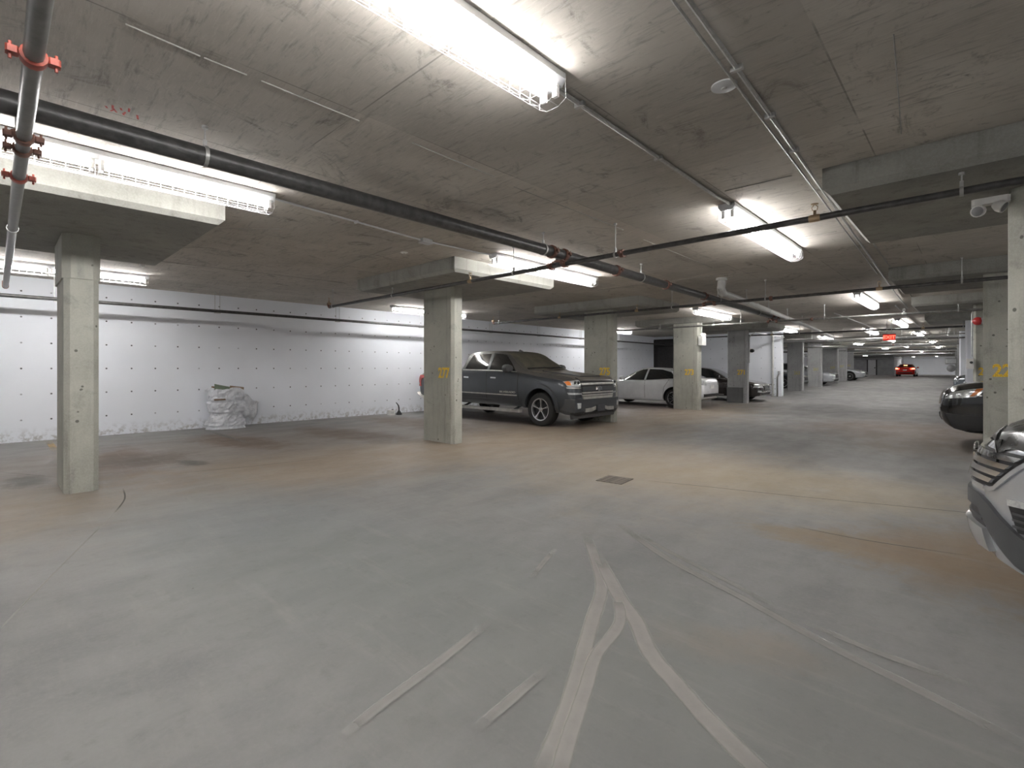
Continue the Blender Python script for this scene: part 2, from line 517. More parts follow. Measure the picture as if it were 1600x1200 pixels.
# drop panels cast with the ceiling
def drop_panel(x0, x1, y0, y1, zb=PB):
    b = MB(); c = .05
    v = [(x0, y0, CEIL), (x1, y0, CEIL), (x1, y1, CEIL), (x0, y1, CEIL), (x0, y0, zb + c), (x1, y0, zb + c), (x1, y1, zb + c), (x0, y1, zb + c),
         (x0 + c, y0 + c, zb), (x1 - c, y0 + c, zb), (x1 - c, y1 - c, zb), (x0 + c, y1 - c, zb)]
    f = [(0, 1, 5, 4), (1, 2, 6, 5), (2, 3, 7, 6), (3, 0, 4, 7), (4, 5, 9, 8), (5, 6, 10, 9), (6, 7, 11, 10), (7, 4, 8, 11), (8, 9, 10, 11)]
    b.add(v, f)
    b.f.append((0, 3, 2, 1)); b.mi.append(0)
    return b.build('drop_panel', 'panel_concrete', ceiling)
LP = [(-8.80, -5.72, -.75, 1.66), (-8.80, -5.85, 4.88, 7.33), (-9.1, -5.82, 10.52, 12.7), (-9.1, -6.0, 16.2, 18.4), (-8.8, -5.6, 19.7, 21.9),
      (-8.8, -6.1, 29.0, 31.2), (-8.8, -6.1, 33.4, 35.6)]
RP = [(-.60, 2.1, -.8, 1.6), (-.97, 2.1, 4.94, 7.3), (-1.1, 2.1, 10.62, 12.8), (-1.15, 2.1, 15.4, 17.5), (-1.2, 2.0, 20.6, 22.6), (-1.3, 1.8, 31, 33)]
for p in LP + RP: drop_panel(*p)
# ridges left by the formwork joints
def ridge(x0, y0, x1, y1, wd=.007, h=.006, mat='panel_concrete'):
    d = Vector((x1 - x0, y1 - y0, 0)); n = Vector((-d.y, d.x, 0)).normalized() * wd / 2
    a = Vector((x0, y0, CEIL)); c = Vector((x1, y1, CEIL)); dn = Vector((0, 0, -h))
    v = [a - n, c - n, c + n, a + n, a + dn, c + dn]
    MB().add(v, [(0, 1, 5, 4), (2, 3, 4, 5), (0, 4, 3), (1, 2, 5), (0, 3, 2, 1)]).build('concrete_ridge', mat, ceiling)
for r in ((-3.10, .45, -3.12, .78), (-3.12, .8, -3.12, 1.02), (-3.12, 1.1, -3.13, 1.75), (-3.14, 2.2, -3.16, 3.1), (-3.2, 3.4, -3.2, 5.4), (-3.25, 6, -3.3, 8.5),
          (-1.78, 4.9, -1.20, 4.92), (-1.7, 7.33, -1.28, 7.31), (-.31, 3.2, -.40, 4.6), (-6.05, 3.9, -8.6, 4.1), (-9.6, 1.66, -9.3, 4.9), (-6.1, 9.2, -3.2, 9.2),
          (-7.0, 1.72, -6.2, 2.5), (-1.15, 12.95, -.6, 13.0)):
    ridge(*r)
# lit rough edge of the slab strip by the right hand drop panels
for (y0, y1) in ((7.3, 10.5), (12.8, 15.3)):
    ridge(-1.02 - .012 * (y0 - 7), y0, -1.06 - .012 * (y0 - 7), y1, .02, .018)
# red spray mark on the ceiling
b = MB()
for k in range(9):
    a = random.uniform(-.09, .09); c = random.uniform(-.045, .045); l = random.uniform(.03, .08); ang = random.uniform(-.5, .5)
    dx, dy = l * math.cos(ang), l * math.sin(ang)
    b.add([(-4.19 + c - dy * .1, .59 + a, CEIL - .002), (-4.19 + c + dx, .59 + a + dy, CEIL - .002), (-4.19 + c + dx, .59 + a + dy + .012, CEIL - .002), (-4.19 + c, .59 + a + .012, CEIL - .002)], [(0, 1, 2, 3)])
b.build('paint_mark', 'paint_mark_red', ceiling)

# floor joints, stall lines, tyre tracks (flat marks on the slab)
def ribbon(name, pts, wd, mat, z=.002, n=6):
    P = [Vector((x, y, 0)) for x, y in pts]
    Q = []
    for i in range(len(P) - 1):
        p0, p1, p2, p3 = P[max(i - 1, 0)], P[i], P[i + 1], P[min(i + 2, len(P) - 1)]
        for k in range(n):
            t = k / n
            Q.append(.5 * ((2 * p1) + (p2 - p0) * t + (2 * p0 - 5 * p1 + 4 * p2 - p3) * t * t + (3 * p1 - p0 - 3 * p2 + p3) * t ** 3))
    Q.append(P[-1])
    v = []; f = []; fade = []
    for i, p in enumerate(Q):
        d = (Q[min(i + 1, len(Q) - 1)] - Q[max(i - 1, 0)]).normalized()
        nn = Vector((-d.y, d.x, 0)) * wd / 2
        up = Vector((0, 0, zf(p.y) + z))
        e = min(1.0, i / 4.0, (len(Q) - 1 - i) / 4.0)
        for k, g in ((1.25, 0), (.8, 1), (0, .9), (-.8, 1), (-1.25, 0)):
            v.append(p + nn * (k + random.uniform(-.05, .05)) + up); fade.append(g * e)
        if i:
            for k in range(4): f.append((5 * i - 5 + k, 5 * i - 4 + k, 5 * i + 1 + k, 5 * i + k))
    o = MB().add(v, f).build(name, mat, floor)
    at_ = o.data.attributes.new('fade', 'FLOAT', 'POINT')
    at_.data.foreach_set('value', fade)
    return o
for pts in ([(-3.05, 5.53), (-2.33, 5.76), (-1.39, 6.02), (-.11, 6.45), (.9, 6.7)], [(-1.17, 4.86), (-.66, 4.86), (.02, 5.0)], [(-7.2, 1.02), (-6.6, .95), (-6.0, .78)],
            [(-7.73, 1.62), (-7.47, 2.56), (-7.35, 3.6)], [(-9.6, .0), (-8.4, .62)], [(-6.9, 6.1), (-6.2, 6.6)], [(-7.4, 6.5), (-7.2, 8.4)]):
    ribbon('control_joint', pts, .014, 'joint_dark')
ribbon('control_joint', [(-6.0, .78), (-4.75, .34), (-3.6, -.05)], .012, 'track_faint')
for i, (pts, wd, mt) in enumerate((
    ([(-2.42, 3.46), (-1.98, 2.97), (-1.72, 2.64), (-1.54, 2.27), (-1.35, 1.89), (-1.19, 1.56), (-1.05, 1.2)], .075, 'track_dust'),
    ([(-2.10, 3.14), (-1.6, 2.64), (-1.37, 2.44), (-1.16, 2.21), (-.96, 2.07), (-.76, 1.94), (-.4, 1.75)], .085, 'track_dust'),
    ([(-1.60, 2.62), (-1.42, 2.36), (-1.34, 2.01), (-1.24, 1.78), (-1.12, 1.5), (-1.0, 1.25)], .06, 'track_dust'),
    ([(-2.35, 3.86), (-1.66, 3.40), (-1.07, 3.14), (-.68, 2.95), (-.45, 2.85), (-.2, 2.76), (.2, 2.6)], .06, 'track_faint'),
    ([(-2.1, 3.76), (-1.73, 3.54), (-1.27, 3.34), (-.84, 3.14)], .04, 'track_faint'),
    ([(-.7, 3.06), (-.35, 2.98), (0, 2.95)], .05, 'track_faint'),
    ([(-2.36, 2.98), (-2.25, 2.7), (-2.14, 2.44)], .04, 'track_faint'),
    ([(-1.95, 1.9), (-1.86, 1.5), (-1.79, 1.11), (-1.74, .9)], .05, 'track_faint'),
    ([(-1.45, 1.8), (-1.42, 1.5), (-1.4, 1.25)], .05, 'track_faint'))):
    ribbon('tire_track', pts, wd, mt, .003 + .0004 * i)
ribbon('stall_line', [(-13.05, .70), (-11.17, .70)], .10, 'floor_yellow')
ribbon('stall_line', [(-13.0, 3.25), (-9.5, 3.25)], .10, 'track_faint', .0025)

# ------------------------------------------------------------------ doors
d1 = MB().box(-13.1, -10.62, 25.36, 25.44, 0.05, 2.98).build('door_1', 'door_dark')
tag(d1, 'dark double door in the cross wall behind the white sedan', None, None, 'structure')
for x0, x1 in ((-12.85, -11.95), (-11.72, -10.85)):
    MB().box(x0, x1, 25.33, 25.365, .15, 2.55).build('door_leaf', 'door_dark_panel', d1)
MB().box(-13.0, -10.7, 25.33, 25.365, 2.64, 2.9).build('transom_panel', 'door_dark_panel', d1)
d2 = MB().box(-10.95, -10.1, 83.94, 84.02, .42, 2.5).build('door_2', 'white_metal')
tag(d2, 'pale door in the grey wall left of the red car', None, None, 'structure')
MB().box(-10.25, -10.13, 83.88, 83.95, 1.35, 1.5).build('door_handle', 'black_plastic', d2)
MB().box(-10.06, -9.94, 83.94, 84.02, .42, 2.55).build('door_frame', 'door_dark', d2)
MB().box(-11.1, -10.98, 83.94, 84.02, .42, 2.55).build('door_frame', 'door_dark', d2)

# ------------------------------------------------------------------ columns
def column(x0, x1, y0, y1, label, txt=None, tx=None, tz=1.3, ts=.26, mat='column_concrete', tmat='yellow_paint', top=PB, ch=.05, ledge=False, head=False):
    z0 = zf((y0 + y1) / 2)
    t = thing('concrete_column', label, 'column', ((x0 + x1) / 2, (y0 + y1) / 2, z0), 0, 'concrete columns of the parkade')
    hx, hy = (x1 - x0) / 2, (y1 - y0) / 2
    b = MB(); b.cbox(-hx, hx, -hy, hy, -.01, top - z0, ch)
    b.build('shaft', mat, t)
    if head:
        hb = MB(); e = .015
        hb.cbox(-hx - .13, hx + e, -hy - e, hy + e, top - .50, top, ch + .02)
        for i, p in enumerate(hb.v):
            if p[2] < top - .3 and p[0] < 0: hb.v[i] = (p[0] + .07, p[1], p[2])
        hb.build('column_head', 'column_concrete', t)
    if ledge:
        MB().cbox(-hx - .015, hx - .12, -hy - .015, hy + .015, 0, .62, .03).build('painted_base', 'ledge_grey', t)
    if txt:
        put_text('stencilled_number', txt, ts, tmat, t, (tx - (x0 + x1) / 2, -hy - .001, tz - z0), (PI / 2, 0, 0), .82)
    return t
c0 = column(-8.22, -7.30, .52, .82, 'leftmost thick concrete column with flared head before the white wall', head=True)
c1 = column(-7.88, -6.96, 5.76, 6.03, 'concrete column stencilled 277 standing left of the grey pickup', '277', -7.215, 1.30)
c2 = column(-7.70, -6.79, 10.92, 11.2, 'concrete column stencilled 275 behind the nose of the grey pickup', '275', -7.02, 1.30)
c3 = column(-7.58, -6.67, 16.03, 16.3, 'concrete column stencilled 273 hiding the tail of the white sedan', '273', -6.99, 1.25)
c4 = column(-7.36, -6.60, 20.5, 20.8, 'concrete column stencilled 271 with dark painted base beside the dark sedan', '271', -6.80, 1.22, mat='column_grey', ledge=True)
column(-7.48, -6.72, 29.7, 30.0, 'first far concrete column past the white cross wall', '263', -7.0, 1.12, .24, mat='column_grey', tmat='yellow_faint')
column(-7.46, -6.70, 34.0, 34.3, 'second far concrete column past the white cross wall', '261', -7.0, 1.32, .24, mat='column_grey', tmat='yellow_faint')
column(-7.6, -6.70, 38.7, 39.0, 'third far concrete column past the white cross wall', '259', -7.0, 1.42, .22, mat='column_grey', tmat='yellow_faint')
column(-8.2, -7.0, 43.6, 43.9, 'fourth far concrete column past the white cross wall', '257', -7.3, 1.52, .22, mat='column_grey', tmat='yellow_faint')
column(-8.6, -7.4, 49.0, 49.3, 'fifth far concrete column past the white cross wall, farthest on the left', '255', -7.7, 1.6, .22, mat='column_grey', tmat='yellow_faint')
r1 = column(.20, 1.1, 5.80, 6.08, 'nearest right hand concrete column behind the silver SUV, carrying the twin emergency lamps', ch=.085)
r2 = column(.085, 1.0, 10.9, 11.2, 'right hand concrete column stencilled 22 between the silver and black SUVs', '22', .30, 1.35, .27)
r3 = column(-.05, .9, 15.9, 16.2, 'right hand concrete column behind the black SUV, carrying the red alarm', '2', .09, 1.31, .24, mat='column_concrete')
column(-.25, .6, 21.0, 21.3, 'white painted column on the right beyond the red alarm', mat='wall_white_cross', tmat='yellow_faint')
column(-.50, .4, 27.0, 27.3, 'pale far right column just left of the white painted one', mat='wall_white_cross')
column(-.75, .1, 36.0, 36.3, 'far right column seen as a thin strip left of the pale column', mat='column_grey')
column(-1.15, -.3, 50.0, 50.3, 'farthest right hand column beside the white far wall', mat='column_grey')

# pilaster and standpipe at the end of the cross wall
t = thing('standpipe', 'vertical grey standpipe with valve at the end of the white cross wall', 'pipe', (-6.98, 25.3, 0))
MB().tube([(0, 0, .02), (0, 0, 3.1)], .05, 10).build('riser', 'pipe_pvc', t, 40)
MB().tube([(.2, 0, .02), (.2, 0, .95), (.26, 0, 1.15)], .035, 8).build('hose_pipe', 'pipe_grey', t, 40)
for z in (.12, .6): MB().box(-.35, .05, .03, .10, z, z + .04).build('bracket', 'grey_metal', t)
MB().tube([(.26, 0, 1.13), (.26, 0, 1.25)], .05, 8).build('valve', 'grey_metal', t, 40)
# overhead door track clutter beyond the wall
t = thing('conduit', 'bent grey conduit at the top of the 271 column reaching the cross wall', 'conduit', (-6.58, 20.75, 0))
MB().tube([(0, 0, 1.6), (0, 0, 2.6), (.03, .05, 2.72), (.12, .3, 2.83), (.1, 4.5, 2.83)], .022, 8).build('tubing', 'galvanised', t, 40)
t = thing('security_camera', 'small black camera on the side of the 271 column', 'camera', (-6.55, 20.85, 2.09))
MB().lathe([(.02, -.08), (.07, -.07), (.075, 0), (.05, .06), (.01, .08)], 12, 'x', (.05, 0, 0)).build('housing', 'shell_black', t, 40)
MB().box(-.04, .02, -.03, .03, -.1, .1).build('bracket', 'white_plastic', t)

# ------------------------------------------------------------------ fluorescent fixtures
FL = 2.70
def make_fixture():
    t = thing('fluorescent_light', 'x', 'light')
    L = FL / 2
    b = MB()
    prof = [(-.085, 0), (.085, 0), (.085, -.035), (.06, -.07), (-.06, -.07), (-.085, -.035)]
    v = [(x, -L, z) for x, z in prof] + [(x, L, z) for x, z in prof]
    b.add(v, [tuple(range(5, -1, -1)), tuple(range(6, 12))] + [(i, (i + 1) % 6, (i + 1) % 6 + 6, i + 6) for i in range(6)])
    b.build('housing', 'white_metal', t)
    tm = MB().tube([(0, -.62, 0), (0, .62, 0)], .016, 8).mesh('tube', 'tube_light', 50)
    sm = MB().box(-.016, .016, -.012, .012, -.05, .035).mesh('lamp_holder', 'white_plastic')
    for s in (-1, 1):
        for x in (-.045, .045):
            link('tube', tm, t, (x, s * .665, -.098))
            for y in (.03, 1.305): link('lamp_holder', sm, t, (x, s * y, -.092))
    g = MB(); r = .0016
    for y in np.linspace(-L + .02, L - .02, 31):
        y = float(y)
        g.tube([(-.095, y, -.04), (-.10, y, -.155), (-.045, y, -.185), (.045, y, -.185), (.10, y, -.155), (.095, y, -.04)], r, 4, False)
    for x, z in ((-.097, -.08), (-.099, -.12), (-.10, -.155), (-.045, -.185), (.045, -.185), (.10, -.155), (.099, -.12), (.097, -.08)):
        g.tube([(x, -L + .02, z), (x, L - .02, z)], r, 4, False)
    g.build('wire_guard', 'wire_white', t)
    return t
fx0 = make_fixture()
FIX = [(-1.83, .95, 'fluorescent strip light with wire guard overhead at the top centre, nearest one'),
       (-1.90, 6.62, 'twin tube strip light crossed by the dark sprinkler pipe, right of centre'),
       (-1.95, 14.7, 'twin tube strip light over the aisle beyond the second sprinkler pipe'),
       (-5.12, .56, 'long strip light with wire guard beside the leftmost drop panel'),
       (-5.28, 6.50, 'strip light beside the drop panel of the 277 column'),
       (-5.82, 15.1, 'strip light before the 273 column drop panel'),
       (-11.25, .62, 'strip light over the white wall behind the leftmost column'),
       (-11.68, 8.85, 'strip light over the white wall partly hidden by the 277 column'),
       (-11.6, 18.9, 'strip light seen right of the 275 column near the white wall'),
       (-2.0, 23.0, 'strip light over the aisle just past the exit sign'),
       (-5.9, 23.5, 'strip light above the dark sedan by the cross wall'),
       (-2.0, 31.2, 'far strip light right of the exit sign'),
       (-5.9, 31.4, 'far strip light near the first far column'),
       (-2.0, 41.0, 'farther strip light deep in the aisle on the right'),
       (-5.9, 41.0, 'farther strip light deep in the aisle on the left'),
       (-2.2, 52.0, 'very far small strip light over the aisle on the right'),
       (-5.6, 52.0, 'very far small strip light over the aisle on the left'),
       (-4.0, 66.0, 'very far small strip light above the red car'),
       (-4.0, 90.0, 'farthest strip light before the white far wall'),
       (-1.2, 90.0, 'added strip light on the right that brightens the white far wall'),  # added, like the next pair, to brighten the far wall
       (-6.6, 91.5, 'added strip light on the left that brightens the white far wall'),  # added fill for the left part of the far wall
       (1.5, 91.5, 'added strip light brightening the right corner of the white far wall'),  # added fill for the right part of the far wall
       (-3.4, 27.2, 'strip light over the middle of the aisle behind the exit sign'),
       (-3.6, 36.0, 'strip light over the middle of the far aisle by the dark cable tray'),
       (-3.8, 46.5, 'strip light over the middle of the far aisle before the last columns'),
       (-3.8, 58.5, 'strip light over the middle of the far aisle just before the red car'),
       (-10.5, 64.0, 'added strip light over the stalls, brightening the far grey wall'),  # added, with the next one, to lift the far grey wall out of black
       (-10.6, 79.0, 'added strip light over the pale door, brightening the far grey wall'),  # extra lamp put in to light the grey wall and its door
       (-11.0, 33.0, 'strip light over the stalls behind the first far columns'),
       (-11.0, 47.0, 'strip light over the stalls behind the last far columns'),
       (4.3, 1.2, 'strip light over the right hand stalls beside the camera'),
       (4.3, 9.2, 'strip light over the right hand stalls behind the silver SUV'),
       (4.3, 18.5, 'strip light over the right hand stalls behind the black SUV'),
       (4.3, 29.0, 'strip light over the far right hand stalls'),
       (-1.85, -5.0, 'strip light over the aisle behind the camera'),
       (-5.3, -5.6, 'strip light by the columns behind the camera'),
       (-11.25, -6.4, 'strip light over the white wall behind the camera')]
for i, (x, y, lab) in enumerate(FIX):
    o = fx0 if i == 0 else copy_tree(fx0)
    o.location = (x, y, CEIL - .004)
    o['label'] = lab; o['group'] = 'fluorescent strip lights on the ceiling'

# ------------------------------------------------------------------ conduits and small ceiling fittings
def conduit(label, pts, r=.013, straps=(), mat='galvanised'):
    t = thing('conduit', label, 'conduit', pts[0])
    o = Vector(pts[0])
    MB().tube([Vector(p) - o for p in pts], r, 8).build('tubing', mat, t, 40)
    sm = MB().box(-r - .02, r + .02, -.012, .012, -r - .006, .010).mesh('strap', mat)
    for s in straps: link('strap', sm, t, Vector(s) - o)
    return t
zc = CEIL - .022
conduit('grey conduit running from the nearest strip light to the twin tube light', [(-1.86, 2.32, zc), (-1.88, 4.95, zc), (-1.86, 5.2, zc), (-1.86, 5.262, zc)], .015, [(-1.86, 2.6, zc), (-1.87, 3.7, zc)])
conduit('thin white conduit from the leftmost strip light to the small junction box', [(-5.14, 1.93, zc), (-5.37, 3.89, zc)], .011, [(-5.255, 2.9, zc)], 'wire_white')
conduit('short white conduit from the junction box to the 277 drop panel light', [(-5.37, 4.075, zc), (-5.35, 4.9, zc), (-5.30, 5.14, zc)], .011, [], 'wire_white')
conduit('shiny conduit along the ceiling toward the right hand drop panel', [(-.84, -2, zc), (-.98, 2.59, zc), (-1.06, 5.2, zc), (-1.34, 14.3, zc), (-1.42, 18, zc)], .013, [(-.988, 2.9, zc), (-1.01, 3.6, zc), (-1.033, 4.3, zc)])
conduit('second thin conduit lying beside the shiny ceiling conduit', [(-.895, -2, zc), (-1.035, 2.59, zc), (-1.115, 5.2, zc), (-1.30, 11, zc)], .008)
conduit('far conduit pair along the ceiling past the exit sign', [(-1.6, 17, zc), (-1.7, 24, zc), (-1.8, 60, zc)], .016)
conduit('far thin conduit left of the exit sign', [(-3.2, 18, zc), (-3.0, 60, zc)], .016)
t = thing('junction_box', 'small grey junction box on the white ceiling conduit', 'electrical box', (-5.37, 3.98, CEIL))
MB().cbox(-.055, .055, -.08, .08, -.05, 0, .008).build('box', 'galvanised', t)
MB().cbox(-.06, .06, -.085, .085, -.056, -.05, .008).build('cover', 'white_metal', t)
def disc(label, x, y, r, z=CEIL, mat='white_plastic', name='ceiling_plate', cat='ceiling plate'):
    t = thing(name, label, cat, (x, y, z))
    MB().lathe([(r, 0), (r, -.008), (r * .8, -.014), (.002, -.016)], 20).build('plate', mat, t, 30)
    MB().lathe([(r * .22, -.013), (r * .2, -.022), (.001, -.024)], 12).build('screw_cap', 'galvanised', t, 30)
    return t
disc('small white round plate on the ceiling left of the 277 drop panel', -6.2, 4.2, .055)
disc('round pale cover plate on the ceiling beside the shiny conduit', -1.12, 3.07, .075, mat='white_metal')
disc('small round fitting under the 275 drop panel', -8.2, 11.6, .06, PB)
t = thing('smoke_detector', 'small white detector hanging at the corner of the leftmost drop panel', 'detector', (-9.25, 1.55, CEIL))
MB().tube([(0, 0, 0), (0, 0, -.10)], .012, 8).build('stem', 'white_plastic', t, 40)
MB().lathe([(.01, -.09), (.035, -.10), (.04, -.16), (.02, -.19), (.001, -.2)], 12).build('head', 'white_plastic', t, 40)

# ------------------------------------------------------------------ sprinkler pipes
def sprinkler_mesh():
    b = MB()
    b.lathe([(.03, -.045), (.034, -.03), (.034, .03), (.03, .045)], 10, 'x')
    b.tube([(0, 0, .02), (0, 0, .07)], .013, 8)
    b.tube([(-.018, 0, .07), (-.024, 0, .10), (0, 0, .125)], .004, 5)
    b.tube([(.018, 0, .07), (.024, 0, .10), (0, 0, .125)], .004, 5)
    b.lathe([(.001, .123), (.03, .125), (.032, .130), (.001, .132)], 12)
    return b
SPR = sprinkler_mesh().mesh('sprinkler_head', 'brass', 40)
SPRW = sprinkler_mesh().mesh('sprinkler_head', 'galvanised', 40)
def coupling_mesh(r, axis, mat):
    b = MB()
    b.lathe([(r + .004, -.028), (r + .016, -.024), (r + .018, 0), (r + .016, .024), (r + .004, .028)], 14, axis)
    for s in (-1, 1):
        e = r + .035
        if axis == 'x': b.cbox(-.022, .022, s * e - .02, s * e + .02, -.014, .014, .006)
        else: b.cbox(s * e - .02, s * e + .02, -.022, .022, -.014, .014, .006)
        if axis == 'x': b.tube([(0, s * (e + .006), -.035), (0, s * (e + .006), .035)], .006, 6)
        else: b.tube([(s * (e + .006), 0, -.035), (s * (e + .006), 0, .035)], .006, 6)
    return b.mesh('coupling', mat, 40)
RB, RM = .029, .068
CPX = coupling_mesh(RB, 'x', 'coupling_rust'); CPXR = coupling_mesh(RB, 'x', 'coupling_red')
CPY = coupling_mesh(RM, 'y', 'coupling_rust'); CPYR = coupling_mesh(RM, 'y', 'coupling_red')
def hanger(parent, x, y, z, r, axis, top=CEIL):
    b = MB()
    b.tube([(0, 0, r + .02), (0, 0, top - z)], .006, 6)
    b.lathe([(r + .003, -.012), (r + .009, -.012), (r + .009, .012), (r + .003, .012)], 14, axis, closed=True)
    b.cbox(-.012, .012, -.012, .012, r, r + .05, .003)
    b.lathe([(.02, top - z - .02), (.02, top - z)], 8)
    o = b.build('pipe_hanger', 'galvanised', parent, 40)
    o.location = (x, y, z)
def branch(label, y, x0, x1, z=2.75, mat='pipe_dark', heads=(), coups=(), hangs=(), nipples=(), end=True, headmat=SPR, cm=None, r=RB):
    t = thing('sprinkler_pipe', label, 'pipe', (x0, y, z), 0, 'sprinkler branch pipes under the ceiling')
    MB().tube([(0, 0, 0), (x1 - x0, 0, 0)], r, 10).build('pipe', mat, t, 40)
    for x in heads: link('sprinkler_head', headmat, t, (x - x0, 0, 0))
    for x in coups: link('coupling', cm or CPX, t, (x - x0, 0, 0))
    for x in hangs:
        top = PB if any(p[0] < x < p[1] and p[2] < y < p[3] for p in LP + RP) else CEIL
        hanger(t, x - x0, 0, 0, r, 'x', top - z)
    for x, z1 in nipples:
        b = MB(); b.tube([(0, 0, 0), (0, 0, z1 - z - RM - .004)], .034, 10)
        o = b.build('riser_nipple', mat, t, 40); o.location = (x - x0, 0, 0)
        b = MB(); b.lathe([(.036, .030), (.055, .033), (.055, .058), (.036, .061)], 12)
        for s in (-1, 1): b.cbox(s * .075 - .02, s * .075 + .02, -.015, .015, .033, .058, .006)
        o = b.build('coupling', 'coupling_rust', t, 40); o.location = (x - x0, 0, 0)
        for s in (-1, 1): link('coupling', CPX, t, (x - x0 + s * .11, 0, 0))
    if end:
        b = MB(); b.tube([(.0, 0, 0), (-.03, 0, 0), (-.055, 0, .02), (-.06, 0, .05), (-.06, 0, .09)], r + .006, 10)
        b.build('elbow', 'coupling_rust', t, 40)
        link('sprinkler_head', headmat, t, (-.06, 0, .07))
    return t
MZ = 2.91
branch('near sprinkler pipe with red couplings descending at the far left', .11, -11.2, 3.5, 2.70, 'pipe_grey', (), (-2.86, -4.72), (-6.5, 1.0), ((-4.0, MZ),), True, SPR, CPXR, .034)
branch('dark sprinkler pipe crossing the whole aisle before the 277 column', 5.1, -10.38, 6.3, 2.755, 'pipe_dark', (-5.73, -1.06, 2.5), (-3.04,), (-10.25, -7.9, -4.8, -3.13, -.08, 3), ((-4.0, MZ),))
branch('second sprinkler pipe crossing the aisle before the 275 column', 10.4, -10.58, 6.3, 2.755, 'pipe_dark', (-8.1, -5.8, -1.2, 2.5), (-2.9,), (-10.4, -4.93, -3.0, -.16), ((-4.1, 2.89),))
branch('third, paler sprinkler pipe crossing the aisle before the 273 column', 15.55, -10.5, 6.3, 2.75, 'pipe_grey', (-7.8, -6.0, -1.3), (-3.3,), (-10.3, -5.18, -3.0, -.3), ((-4.3, 2.88),), True, SPRW)
branch('fourth sprinkler pipe, black, crossing just before the exit sign', 21.6, -9, 6.3, 2.75, 'pipe_dark', (-6, -1.3), (), (-5, -.3), (), False)
for y, z, mt, w in ((26.6, 2.62, 'pipe_grey', 'fifth sprinkler pipe, pale, past the exit sign'), (30.8, 2.55, 'pipe_grey', 'sixth sprinkler pipe, low and pale, by the far columns'),
                   (35.5, 2.72, 'pipe_dark', 'seventh sprinkler pipe, dark, deep in the aisle'), (40.5, 2.62, 'pipe_grey', 'eighth sprinkler pipe deep in the aisle'),
                   (45.5, 2.70, 'pipe_dark', 'ninth sprinkler pipe deep in the aisle'), (50.5, 2.64, 'pipe_grey', 'tenth sprinkler pipe near the far end'),
                   (56.0, 2.6, 'pipe_dark', 'eleventh sprinkler pipe near the far end'), (62, 2.6, 'pipe_grey', 'twelfth sprinkler pipe above the red car'),
                   (68, 2.62, 'pipe_dark', 'last sprinkler pipe before the white far wall')):
    branch(w, y, -12.5, 6.3, z, mt, (-6.0, -1.5), (-3.0,), (-7.5, -2.3, -.5), (), False, SPRW)

for y, x0, x1, z, mt, w in ((25.0, -6.3, 6.3, 2.70, 'pipe_grey', 'thin pipe just beyond the exit sign'), (29.6, -6.3, 3, 2.66, 'galvanised', 'thin bright pipe by the first far column'),
                        (33.2, -12.6, 6.3, 2.60, 'pipe_grey', 'thin low pipe between the first far columns'), (38.4, -6.2, 6.3, 2.56, 'galvanised', 'thin low bright pipe deep in the aisle'),
                        (43.0, -12, 6.3, 2.66, 'pipe_dark', 'thin dark pipe deep in the aisle'), (53.2, -12, 6.3, 2.6, 'galvanised', 'thin bright pipe near the far end'),
                        (63.5, -12, 6.3, 2.62, 'pipe_grey', 'thin pipe high above the red car'), (76, -12, 6.3, 2.6, 'galvanised', 'thin pipe past the red car')):
    branch(w, y, x0, x1, z, mt, (), (), (x0 + 1, (x0 + x1) / 2 + .5, -.6), (), False, SPRW, None, .02)
# the big main running along the aisle
t = thing('main_pipe', 'thick dark main pipe running along the ceiling from upper left', 'pipe', (-4.0, -4, MZ))
y1 = 33.0
MB().tube([(0, 0, 0), (0, 9, 0), (-.1, 14.4, -.02), (-.3, 20.1, -.03)], RM, 14).build('pipe', 'pipe_dark', t, 40)
for y, x, z in ((1.03, 0, 0), (4.80, 0, 0), (7.36, -.03, -.01), (10.9, -.11, -.02), (14, -.22, -.03)): hanger(t, x, y + 4, z, RM, 'y', CEIL - MZ)
for y, x, z, m in ((-.05, 0, 0, CPYR), (4.97, 0, 0, CPY), (5.23, 0, 0, CPY), (6.58, -.02, -.01, CPY), (8.31, -.06, -.01, CPY), (10.1, -.1, -.02, CPY), (15.3, -.28, -.03, CPY), (15.8, -.30, -.03, CPY)):
    link('coupling', m, t, (x, y + 4, z))
# white drain pipe dropping from the ceiling
t = thing('drain_pipe', 'pale plastic drain pipe that elbows out of the ceiling and runs down the aisle', 'pipe', (-3.55, 9.6, CEIL))
MB().tube([(0, 0, 0), (0, 0, -.12), (0, -.03, -.2), (0, .04, -.26), (-.02, .12, -.275)], .075, 14).build('elbow', 'pipe_pvc', t, 40)
MB().tube([(-.01, .08, -.275), (-.02, .5, -.275), (-.78, 11.0, -.28), (-1.4, 18.3, -.28)], .058, 14).build('pipe', 'pipe_pvc', t, 40)
MB().lathe([(.10, 0), (.10, -.05), (.085, -.055)], 16).build('collar', 'pipe_pvc', t, 40)
for k in (.12, .32, .55, .78): hanger(t, -.02 - .76 * k, .5 + 10.5 * k, -.275, .058, 'y', -.004)
# pipe along the white wall
t = thing('wall_pipe', 'thin dark pipe hung along the white wall below the ceiling', 'pipe', (-12.4, -8, 2.68))
MB().tube([(0, 0, 0), (0, 33.3, 0)], .034, 10).build('pipe', 'pipe_dark', t, 40)
for y in (.8, 3.44, 6.3, 9.0, 12, 14.6, 17.4, 20.5):
    b = MB()
    for dy in (-.05, .05): b.tube([(0, dy, .0), (0, dy, CEIL - 2.68)], .005, 6)
    b.box(-.03, .03, -.06, .06, -.05, -.035)
    o = b.build('pipe_hanger', 'galvanised', t); o.location = (0, y + 8, 0)
